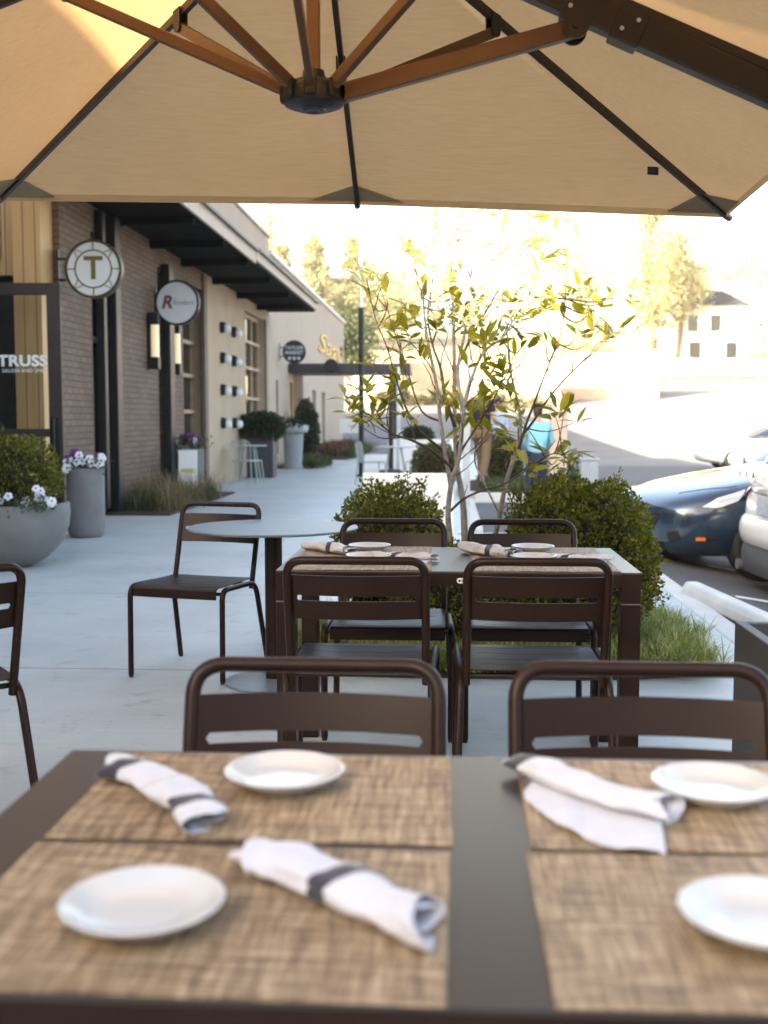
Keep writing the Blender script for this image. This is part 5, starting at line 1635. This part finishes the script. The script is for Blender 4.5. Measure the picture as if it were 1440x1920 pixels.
# pale wire bistro sets
M_MINT = mat('pale_mint_wire', (.38, .44, .42), .45, .2, .5)
def wire_table(label, x, y, group):
    t = thing('bistro_table', label, 'table', (x, y, 0), 0, group)
    b = MB(); b.lathe([(0, .725), (.36, .725), (.37, .735), (.36, .745), (0, .745)], n=32); b.build('tabletop', M_MINT, t)
    for k in range(4):
        a = PI / 4 + k * PI / 2
        b = MB(); b.tube([(.30 * math.cos(a), .30 * math.sin(a), 0), (.16 * math.cos(a), .16 * math.sin(a), .72)], .014, 8); b.build('leg', M_MINT, t)
    return t
def wire_chair(label, x, y, rz, group):
    t = thing('wire_chair', label, 'chair', (x, y, 0), rz, group)
    b = MB()
    for i in range(9):
        q = -.2 + .05 * i
        b.tube([(q, -.2, .45), (q, .2, .45)], .006, 6)
    b.tube([(-.21, -.21, .45), (.21, -.21, .45), (.21, .21, .45), (-.21, .21, .45), (-.21, -.21, .45)], .01, 6)
    b.build('seat', M_MINT, t)
    b = MB()
    b.tube(bend([(-.21, -.2, .45), (-.22, -.26, .84), (.22, -.26, .84), (.21, -.2, .45)], .1), .011, 8)
    for i in range(7):
        q = -.15 + .05 * i
        b.tube([(q, -.205, .45), (q, -.258, .84)], .005, 6)
    b.build('backrest', M_MINT, t)
    for sx in (-1, 1):
        for sy in (-1, 1):
            b = MB(); b.tube([(sx * .21, sy * .21, .45), (sx * .25, sy * .25, 0)], .011, 8); b.build('leg', M_MINT, t)
    return t
GB = 'pale wire bistro furniture'
wire_table('pale mint wire bistro table in front of the stucco wall', -4.0, 22.4, GB)
wire_chair('pale wire chair at the bistro table by the stucco wall', -3.95, 21.9, rad(-20), GB)
wire_table('pale wire table beyond the dark pole', -1.0, 21.5, GB)
wire_chair('pale wire chair right behind the dark pole', -1.45, 21.3, rad(-70), GB)
wire_chair('pale wire chair right of the galvanised post', -.55, 21.7, rad(80), GB)

# bollard, post and small pot to the right
t = thing('concrete_bollard', 'square bluish grey concrete bollard behind the large boxwood', 'bollard', (2.02, 16.2, 0))
b = MB(); b.box((0, 0, .30), (.25, .25, .75)); b.build('block', M_GALV if False else mat('blue_grey_concrete', (.30, .35, .39), .8, var=.1, bump=.2, bscale=80), t, smooth=0, bevel=.02)
b = MB(); b.box((0, 0, .69), (.28, .28, .04)); b.build('cap', MATS['blue_grey_concrete'], t, smooth=0, bevel=.01)
t = thing('covered_post', 'tall pale beige post right of the person in aqua', 'post', (1.72, 17.6, 0))
b = MB(); b.box((0, 0, .62), (.26, .22, 1.5)); b.build('column', M_TRIM, t, smooth=0, bevel=.02)
b = MB(); b.lathe([(0, 1.37), (.16, 1.37), (.14, 1.44), (0, 1.50)], n=20); b.build('cap', M_TRIM, t)
pot_ = pot('flower_pot', 'dark pot of pale flowers between the beige post and the bollard', (2.05, 18.2, -.05), [(0, 0), (.14, 0), (.2, .42), (.18, .43), (0, .40)], M_DARKPOT)
f5 = thing('flower_clump', 'pale flowers in the dark pot by the beige post', 'flowers', (2.05, 18.2, .36))
leafpad(f5, [((0, 0, .14), (.10, .10, .09))], 300, .07, M_GRN, 12)
pansies(f5, 'flowers', clump(.03, -.06, .2, 10, .08, .05, .08), .06, M_PETALW, 13)
# beige bollards on the road island
for k, x in enumerate((12.1, 15.2)):
    t = thing('traffic_bollard', ('short beige bollard at the left end of the sunny road island', 'short beige bollard at the right end of the sunny road island')[k], 'bollard', (x, 47.0, .30), 0, 'beige bollards on the road island')
    b = MB(); b.tube([(0, 0, 0), (0, 0, .85), (0, 0, .9)], [.11, .11, .07], 16); b.build('post', M_TRIM, t)
    b = MB(); b.tube([(0, 0, .6), (0, 0, .7)], .115, 16); b.build('band', M_WHITE, t)

# ------------------------------------------------------------------ people
def skin(name, joints, edges, m, parent, sub=2, root=0):
    me = bpy.data.meshes.new(name)
    keys = list(joints)
    me.from_pydata([joints[k][0] for k in keys], [(keys.index(a), keys.index(b)) for a, b in edges], [])
    me.materials.append(m)
    o = bpy.data.objects.new(name, me); COL.objects.link(o)
    if parent: o.parent = parent
    md = o.modifiers.new('skin', 'SKIN'); md.use_smooth_shade = True
    for i, k in enumerate(keys):
        r = joints[k][1]
        me.skin_vertices[0].data[i].radius = r if isinstance(r, tuple) else (r, r)
        me.skin_vertices[0].data[i].use_root = (i == root)
    s = o.modifiers.new('sub', 'SUBSURF'); s.levels = sub; s.render_levels = sub
    return o
M_SKIN = mat('skin', (.48, .28, .20), .55, subsurf=0)
M_HAIR = mat('dark_hair', (.018, .012, .009), .6, var=.3, bump=.5, bscale=90)
M_SHOE = mat('dark_shoe', (.02, .018, .017), .6)
def head_parts(t, body, hp, yaw, hair_m, hs=1.0):
    pass
def person(label, loc, rz, H, pose, top_m, leg_m, hair_m, sleeve='short', hair_long=False, shoes=True):
    """local: facing -Y, feet at z=0, H metres tall. pose: dict of joint overrides (in head-height free metres for H=1.75)"""
    k = H / 1.75
    J = dict(pelvis=(0, 0, .93), waist=(0, .01, 1.05), chest=(0, .01, 1.27), neck0=(0, .02, 1.45), neck1=(0, .005, 1.53), head0=(0, -.01, 1.58), head1=(0, -.005, 1.66), head2=(0, .0, 1.72),
             shL=(.165, .02, 1.41), shR=(-.165, .02, 1.41), elL=(.21, .04, 1.13), elR=(-.21, .04, 1.13), wrL=(.20, -.06, .90), wrR=(-.20, -.06, .90), haL=(.20, -.09, .82), haR=(-.20, -.09, .82),
             hiL=(.09, 0, .90), hiR=(-.09, 0, .90), knL=(.10, -.02, .50), knR=(-.10, -.02, .50), anL=(.10, .02, .09), anR=(-.10, .02, .09), toL=(.11, -.14, .035), toR=(-.11, -.14, .035))
    J.update(pose)
    J = {a: Vector(v) * k for a, v in J.items()}
    t = thing('person', label, 'person', loc, rz)
    r = lambda v: v * k
    jb = {}
    def add(n, rd): jb[n] = (tuple(J[n]), tuple(x * k for x in rd) if isinstance(rd, tuple) else rd * k)
    for n, rd in (('pelvis', (.145, .10)), ('waist', (.125, .09)), ('chest', (.15, .105)), ('neck0', (.07, .06)), ('neck1', .052), ('head0', (.062, .085)), ('head1', (.075, .095)), ('head2', (.055, .07)),
                  ('shL', .055), ('elL', .042), ('wrL', .028), ('haL', (.016, .038)), ('shR', .055), ('elR', .042), ('wrR', .028), ('haR', (.016, .038)),
                  ('hiL', .085), ('knL', .055), ('anL', .038), ('toL', (.04, .03)), ('hiR', .085), ('knR', .055), ('anR', .038), ('toR', (.04, .03))): add(n, rd)
    E = [('pelvis', 'waist'), ('waist', 'chest'), ('chest', 'neck0'), ('neck0', 'neck1'), ('neck1', 'head0'), ('head0', 'head1'), ('head1', 'head2')]
    for s in 'LR': E += [('chest', 'sh' + s), ('sh' + s, 'el' + s), ('el' + s, 'wr' + s), ('wr' + s, 'ha' + s), ('pelvis', 'hi' + s), ('hi' + s, 'kn' + s), ('kn' + s, 'an' + s), ('an' + s, 'to' + s)]
    # fingers: five per hand, rooted in the palm
    for s in 'LR':
        sg = 1 if s == 'L' else -1
        d = (J['ha' + s] - J['wr' + s]).normalized(); side = Vector((0, 1, 0)) if abs(d.y) < .9 else Vector((0, 0, 1))
        side = (side - d * side.dot(d)).normalized(); inw = Vector((-sg, 0, 0))
        for i, (off, ln) in enumerate(((-.030, .068), (-.010, .078), (.010, .072), (.028, .058))):
            n1, n2 = 'f%s%da' % (s, i), 'f%s%db' % (s, i)
            J[n1] = J['ha' + s] + (side * off + d * ln * .55 + inw * .006) * k; J[n2] = J['ha' + s] + (side * off + d * ln + inw * .022) * k
            add(n1, .0085); add(n2, .007); E += [('ha' + s, n1), (n1, n2)]
        J['t%sa' % s] = J['wr' + s] + (d * .045 + side * -.040 + inw * .015) * k; J['t%sb' % s] = J['wr' + s] + (d * .080 + side * -.052 + inw * .028) * k
        add('t%sa' % s, .010); add('t%sb' % s, .008); E += [('wr' + s, 't%sa' % s), ('t%sa' % s, 't%sb' % s)]
    body = skin('body', jb, E, M_SKIN, t, 1)
    def sub(name, items, edges, m, root=0, lv=2):
        jj = {n: (tuple(J[n] if isinstance(p, str) else p), tuple(x * k for x in rd) if isinstance(rd, tuple) else rd * k) for n, p, rd in items}
        return skin(name, jj, edges, m, t, lv, root)
    mid = lambda a, b, q: J[a] * (1 - q) + J[b] * q
    ends = {s: (mid('sh' + s, 'el' + s, .62) if sleeve == 'short' else mid('el' + s, 'wr' + s, .92)) for s in 'LR'}
    it = [('pelvis', 'j', (.165, .125)), ('waist', 'j', (.150, .115)), ('chest', 'j', (.172, .128)), ('neck0', 'j', (.085, .075))]
    ed = [('pelvis', 'waist'), ('waist', 'chest'), ('chest', 'neck0')]
    for s in 'LR':
        it += [('sh' + s, 'j', .072)]
        ed += [('chest', 'sh' + s)]
        if sleeve != 'short': it += [('el' + s, 'j', .058)]; ed += [('sh' + s, 'el' + s)]
        it += [('e' + s, ends[s], .062 if sleeve == 'short' else .045)]; ed += [('el' + s if sleeve != 'short' else 'sh' + s, 'e' + s)]
    sub('shirt', it, ed, top_m)
    low = J['pelvis'] + Vector((0, 0, -.02)) * k
    it = [('pl', low, (.15, .118))]; ed = []
    for s in 'LR':
        it += [('hi' + s, 'j', .098), ('kn' + s, 'j', .074), ('c' + s, mid('kn' + s, 'an' + s, .95), .062)]; ed += [('pl', 'hi' + s), ('hi' + s, 'kn' + s), ('kn' + s, 'c' + s)]
    sub('trousers', it, ed, leg_m)
    for s in 'LR':
        sub('shoe', [('an' + s, J['an' + s] + Vector((0, .03, -.035)) * k, (.048, .045)), ('to' + s, 'j', (.048, .034))], [('an' + s, 'to' + s)], M_SHOE)
    hc = J['head1']; fw = Vector((0, -1, 0))
    sub('hair', [('a', hc + Vector((0, .035, -.02)) * k, (.075, .07)), ('b', hc + Vector((0, .022, .045)) * k, (.086, .092)), ('c', hc + Vector((0, -.005, .085)) * k, (.065, .07))] + ([('d', hc + Vector((0, .06, -.10)) * k, (.07, .045))] if hair_long else []),
        [('a', 'b'), ('b', 'c')] + ([('a', 'd')] if hair_long else []), hair_m)
    # face: nose, eyes, mouth, ears
    fp = J['head0'] + Vector((0, 0, .035)) * k
    b = MB(); b.tube([tuple(fp + Vector((0, -.088, .02)) * k), tuple(fp + Vector((0, -.106, -.012)) * k), tuple(fp + Vector((0, -.088, -.02)) * k)], [.008 * k, .014 * k, .010 * k], 8); b.build('nose', M_SKIN, t)
    for s in (-1, 1):
        b = MB(); b.lathe([(0, -.011 * k), (.008 * k, -.008 * k), (.011 * k, 0), (.008 * k, .008 * k), (0, .011 * k)], n=10, c=tuple(fp + Vector((s * .030, -.082, .018)) * k)); b.build('eye', M_EYE, t)
        b = MB(); b.lathe([(0, -.008 * k), (.018 * k, -.004 * k), (.022 * k, .006 * k), (.0, .008 * k)], n=12, M=Matrix.Rotation(s * PI / 2, 3, 'Y'), c=tuple(fp + Vector((s * .078, .005, .005)) * k)); b.build('ear', M_SKIN, t)
    b = MB(); b.tube([tuple(fp + Vector((-.022, -.086, -.045)) * k), tuple(fp + Vector((0, -.094, -.046)) * k), tuple(fp + Vector((.022, -.086, -.045)) * k)], [.003 * k, .007 * k, .003 * k], 6); b.build('mouth', mat('lips', (.35, .13, .11), .5), t)
    return t
M_AQUA = mat('aqua_cloth', (.22, .50, .60), .85, var=.06, vscale=20, bump=.3, bscale=25)
M_NAVY = mat('navy_cloth', (.015, .022, .045), .85, var=.15, bump=.3, bscale=40)
M_KHAKI = mat('khaki_cloth', (.17, .115, .065), .85, var=.1, bump=.3, bscale=30)
M_BLACKCLOTH = mat('black_cloth', (.012, .012, .014), .9, var=.2, bump=.3, bscale=30)
M_SHIRTBLUE = mat('light_blue_shirt', (.36, .46, .66), .85, var=.06, bump=.3, bscale=30)
person('person seen from behind in an aqua blue top and dark trousers right of the magnolia', (1.17, 14.8, .0), rad(188), 1.46, dict(elL=(.24, -.02, 1.15), elR=(-.24, -.02, 1.15), wrL=(.14, -.20, 1.02), wrR=(-.14, -.20, 1.02), haL=(.09, -.25, 1.03), haR=(-.09, -.25, 1.03)), M_AQUA, M_NAVY, M_HAIR, 'long', True)
person('person walking away in a black top and khaki trousers behind the magnolia', (.58, 19.0, .13), rad(160), 1.74, dict(knL=(.10, -.22, .52), anL=(.10, -.30, .12), toL=(.11, -.44, .10), knR=(-.10, .08, .50), anR=(-.10, .30, .13), toR=(-.11, .18, .035), hiL=(.09, -.03, .90), wrR=(-.21, -.22, 1.05), haR=(-.20, -.29, 1.08), elR=(-.22, .03, 1.13)), M_BLACKCLOTH, M_KHAKI, M_HAIR)
person('person in a light blue shirt and navy trousers just beyond the walking man', (.98, 22.6, .0), rad(200), 1.68, dict(), M_SHIRTBLUE, M_NAVY, M_HAIR, 'long')

# ------------------------------------------------------------------ far side of the street
def wall(name, label, x0, x1, y, h, m, capm, th=.4, cat='wall', rz=0):
    t = thing(name, label, cat, (0, 0, 0))
    b = MB(); z0 = min(hz(x0, y), hz(x1, y)) - .3; zt = hz((x0 + x1) / 2, y) + h
    b.span((x0, y, z0), (x1, y + th, zt)); b.build('wall_face', m, t, smooth=0)
    b = MB(); b.span((x0 - .05, y - .06, zt), (x1 + .05, y + th + .06, zt + .14)); b.build('coping', capm, t, smooth=0, bevel=.02)
    return t
M_RET = mat('tan_block_wall', (.42, .34, .25), .9, 0, .2, var=.12, vscale=2, bump=.5, bscale=8)
M_RET2 = mat('pink_brick_wall', (.42, .29, .225), .9, 0, .2, var=.12, vscale=3, bump=.5, bscale=10)
wall('retaining_wall', 'long tan retaining wall across the sunlit street behind the magnolia', -5.5, 6.2, 62.5, 2.1, M_RET, M_TRIM)
wall('retaining_wall', 'pinkish brick retaining wall to the right of the tan one', 6.35, 12.2, 66, 2.5, M_RET2, M_TRIM)
wall('retaining_wall', 'pinkish brick wall at the far right edge near the white house', 20.6, 32, 74, 3.2, M_RET2, M_TRIM)
# fence
fz = thing('wooden_fence', 'pale timber fence running below the white house', 'fence', (0, 80, 0))
for k in range(9):
    x = 14 + k * 1.5
    b = MB(); b.box((x, 0, hz(x, 80) + .7), (.14, .14, 1.5)); b.build('post', M_TRIM, fz, smooth=0)
for k in range(3):
    b = MB(); b.box((20, -.09, hz(20, 80) + .35 + k * .45), (12.4, .04, .28)); b.build('rail', M_TRIM, fz, smooth=0)
# houses
M_ROOF = mat('dark_shingles', (.035, .037, .045), .85, 0, .3, var=.2, vscale=6, bump=.5, bscale=12)
M_SIDING = mat('white_siding', (.72, .72, .70), .6, 0, .3, var=.03)
def house(label, x, y, w, d, h, rh, m, roofm, rz=0.0, wins=()):
    t = thing('house', label, 'house', (x, y, hz(x, y) - .2), rz)
    b = MB(); b.span((-w / 2, -d / 2, 0), (w / 2, d / 2, h)); b.build('wall', m, t, smooth=0)
    b = MB(); o = .35
    e = [(-w / 2 - o, -d / 2 - o, h + .004), (w / 2 + o, -d / 2 - o, h + .004), (w / 2 + o, d / 2 + o, h + .004), (-w / 2 - o, d / 2 + o, h + .004), (-w / 2 + w * .28, 0, h + rh), (w / 2 - w * .28, 0, h + rh)]
    b.add(e, [(3, 2, 1, 0), (0, 1, 5, 4), (1, 2, 5), (2, 3, 4, 5), (3, 0, 4)]); b.build('roof', roofm, t, smooth=0)
    for (wx, wz, ww, wh) in wins:
        b = MB(); b.box((wx, -d / 2 - .03, wz), (ww + .2, .06, wh + .2)); f = b.build('window', M_WHITE, t, smooth=0)
        b = MB(); b.box((wx, -d / 2 - .065, wz), (ww, .02, wh)); b.build('pane', M_CARGLASS, f, smooth=0)
    return t
house('white two storey house with a dark hipped roof on the rise', 21.3, 95, 5.2, 5.0, 4.7, 1.5, M_SIDING, M_ROOF, 0, [(.2, 3.3, .8, 1.3), (-1.6, 3.3, .8, 1.3), (-1.4, 1.1, .9, 1.4), (1.5, 1.1, .9, 1.4)])
house('low pale house with a white porch left of the white house', 17.4, 97, 2.6, 4, 3.0, 1.0, M_SIDING, M_ROOF, 0, [(-.3, 1.6, .6, 1.0)])
house('pale house with a long roof at the far right of the rise', 33, 112, 9, 6, 4.5, 2.4, M_SIDING, mat('grey_shingles', (.16, .16, .17), .85, var=.2), rad(-20), [(-2, 3, 1.0, 1.4), (1, 3, 1.0, 1.4)])
# trees: trunk, limbs and leaf-clump crown
M_FAR1 = mat_leaf('yellow_green_leaf', (.20, .19, .08), (.46, .43, .25), (.60, .54, .36), .5, .6)
M_FAR2 = mat_leaf('conifer_needle', (.11, .12, .05), (.32, .30, .16), None, .3, .6)
M_FAR3 = mat_leaf('autumn_leaf', (.42, .30, .20), (.66, .50, .36), None, .45, .6)
M_TRUNKF = mat('far_trunk', (.14, .11, .085), .9, var=.2)
def far_tree(name, label, x, y, h, w, n, leaf, m, seed, zb=.25, shape='round', group=None, base=None):
    rng = np.random.default_rng(seed); r = random.Random(seed)
    t = thing(name, label, 'tree', (x, y, hz(x, y) if base is None else base), 0, group)
    b = MB(); pts = [(0, 0, -.3), (r.uniform(-.1, .1) * w, 0, h * .3), (r.uniform(-.08, .08) * w, 0, h * .6), (0, 0, h * .9)]
    b.tube(smooth_path([Vector(p) for p in pts]), [h * .022 * (1 - .85 * i / 12) for i in range(13)], 8); tr = b.build('trunk', M_TRUNKF, t)
    for k in range(7):
        a = r.uniform(0, 2 * PI); z = h * r.uniform(.25, .75)
        b = MB(); b.tube([(0, 0, z), (math.cos(a) * w * .18, math.sin(a) * w * .18, z + h * .06), (math.cos(a) * w * .34, math.sin(a) * w * .34, z + h * .10)], [h * .010, h * .006, h * .002], 6); b.build('limb', M_TRUNKF, tr)
    P = []
    if shape == 'cone':
        for k in range(60):
            q = r.random() ** 1.3; z = h * (zb * .5 + (1 - zb * .5) * q); rr = w / 2 * (1 - q) ** .8 * r.uniform(.55, 1.05); a = r.uniform(0, 2 * PI)
            P.append(rng.normal(0, 1, (n // 60, 3)) * np.array([w * .07, w * .07, h * .022]) + np.array([math.cos(a) * rr * .8, math.sin(a) * rr * .8, z]))
    else:
        for k in range(46):
            d = Vector((r.gauss(0, 1), r.gauss(0, 1), r.gauss(0, 1))).normalized() * r.random() ** .4
            z = h * (zb + (1 - zb) / 2) + d.z * h * (1 - zb) / 2 * .92
            tap = 1 - .35 * max(0, d.z)
            P.append(rng.normal(0, 1, (n // 46, 3)) * np.array([w * .085, w * .085, h * .04]) + np.array([d.x * w * .44 * tap, d.y * w * .44 * tap, z]))
    P = np.concatenate(P)
    V, F = leaf_cloud(rng, P, np.tile([0, 0, .3], (len(P), 1)), leaf, leaf * .7, .15, 1.0)
    np_mesh('crown', V, F, m, t)
    return t
GT = 'trees beyond the street'
far_tree('dark_tree', 'dark rounded tree behind the corner of the far stucco building', -4.9, 58, 5.6, 3.6, 5200, .16, M_BOX2, 3, .25, group=GT)
for i, (x, y, h, w, s) in enumerate(((-16.6, 112, 10.0, 5.6, 11), (-13.1, 110, 11.2, 5.4, 12), (-9.4, 113, 10.8, 6.6, 13))):
    far_tree('conifer_tree', ('left conifer above the long eave', 'middle and tallest conifer above the long eave', 'right wide conifer behind the dark pole')[i] + ' in the far distance', x, y, h, w, 9000, .30, M_FAR2, s, .2, 'cone', GT)
far_tree('tall_tree', 'slender tall bare looking tree over the roofline left of the conifers', -20.5, 130, 20, 3.5, 1500, .30, M_FAR1, 21, .35, group=GT)
far_tree('tall_tree', 'tall yellow green tree rising left of the white house', 15.4, 88, 14.5, 4.6, 7500, .26, M_FAR1, 22, .12, group=GT)
far_tree('tall_tree', 'broad pale yellow tree just right of the tall one', 18.2, 92, 12.4, 6.0, 7000, .26, M_FAR1, 23, .2, group=GT)
far_tree('tall_tree', 'loose yellow green tree behind the magnolia crown', 11.5, 100, 10.5, 5.5, 4200, .28, M_FAR1, 24, .15, group=GT)
far_tree('autumn_tree', 'rusty crowned tree on the hill beyond the far right house', 36, 140, 13, 13, 5200, .42, M_FAR3, 25, .1, group=GT)
far_tree('autumn_tree', 'pale rusty tree behind the long roofed house', 45, 150, 13, 14, 4200, .42, M_FAR3, 26, .1, group=GT)
far_tree('small_tree', 'small bright green tree beside the right brick wall', 24.6, 86, 3.6, 4.5, 2600, .2, M_FAR1, 27, .05, group=GT)
far_tree('small_tree', 'low green tree left of the pinkish retaining wall', 8.4, 72, 4.2, 4.5, 2600, .2, M_FAR1, 28, .05, group=GT)
# shrubs along the foot of the tan wall
for k in range(9):
    x = -3.6 + k * 1.05
    shrub('wall_shrub', 'low dry shrub in the row along the tan retaining wall', 'shrub', (x, 61.6, hz(x, 61.6)), (.5, .45, .7 + .2 * math.sin(k * 2.3)), 500, .11, 200 + k, M_FAR1, 'shrubs along the tan retaining wall')

# ------------------------------------------------------------------ air: far things pale out in the sunlit haze
hb = MB(); hb.span((-140, -70, -1.4), (160, 175, 60))
hm = bpy.data.materials.new('sunlit_haze'); hm.use_nodes = True
for n_ in list(hm.node_tree.nodes):
    if n_.type == 'BSDF_PRINCIPLED': hm.node_tree.nodes.remove(n_)
pv = hm.node_tree.nodes.new('ShaderNodeVolumePrincipled')
pv.inputs['Color'].default_value = (1.0, .97, .92, 1)
pv.inputs['Density'].default_value = .0004
pv.inputs['Anisotropy'].default_value = .0
hm.node_tree.links.new(pv.outputs[0], hm.node_tree.nodes['Material Output'].inputs['Volume'])
tag(hb.build('haze', hm, smooth=0), 'thin pale sunlit haze over the street', 'haze', kind='stuff')
S.cycles.volume_bounces = 1

for i, (x, y, h, w, s) in enumerate(((-18.4, 122, 8.6, 7, 61), (-14.6, 124, 8.4, 7, 62), (-11.0, 126, 9.0, 8, 63), (-6.4, 124, 8.0, 7, 64))):
    far_tree('golden_tree', ('golden tree filling the gap behind the left conifer', 'golden tree filling the gap behind the middle conifer', 'golden tree filling the gap behind the right conifer', 'golden tree right of the conifers behind the dark rounded tree')[i], x, y, h, w, 5200, .34, M_FAR1, s, .05, group=GT)
far_tree('broad_tree', 'broad pale tree behind the white house', 23.5, 118, 9.0, 10, 5200, .4, M_FAR3, 71, .05, group=GT)
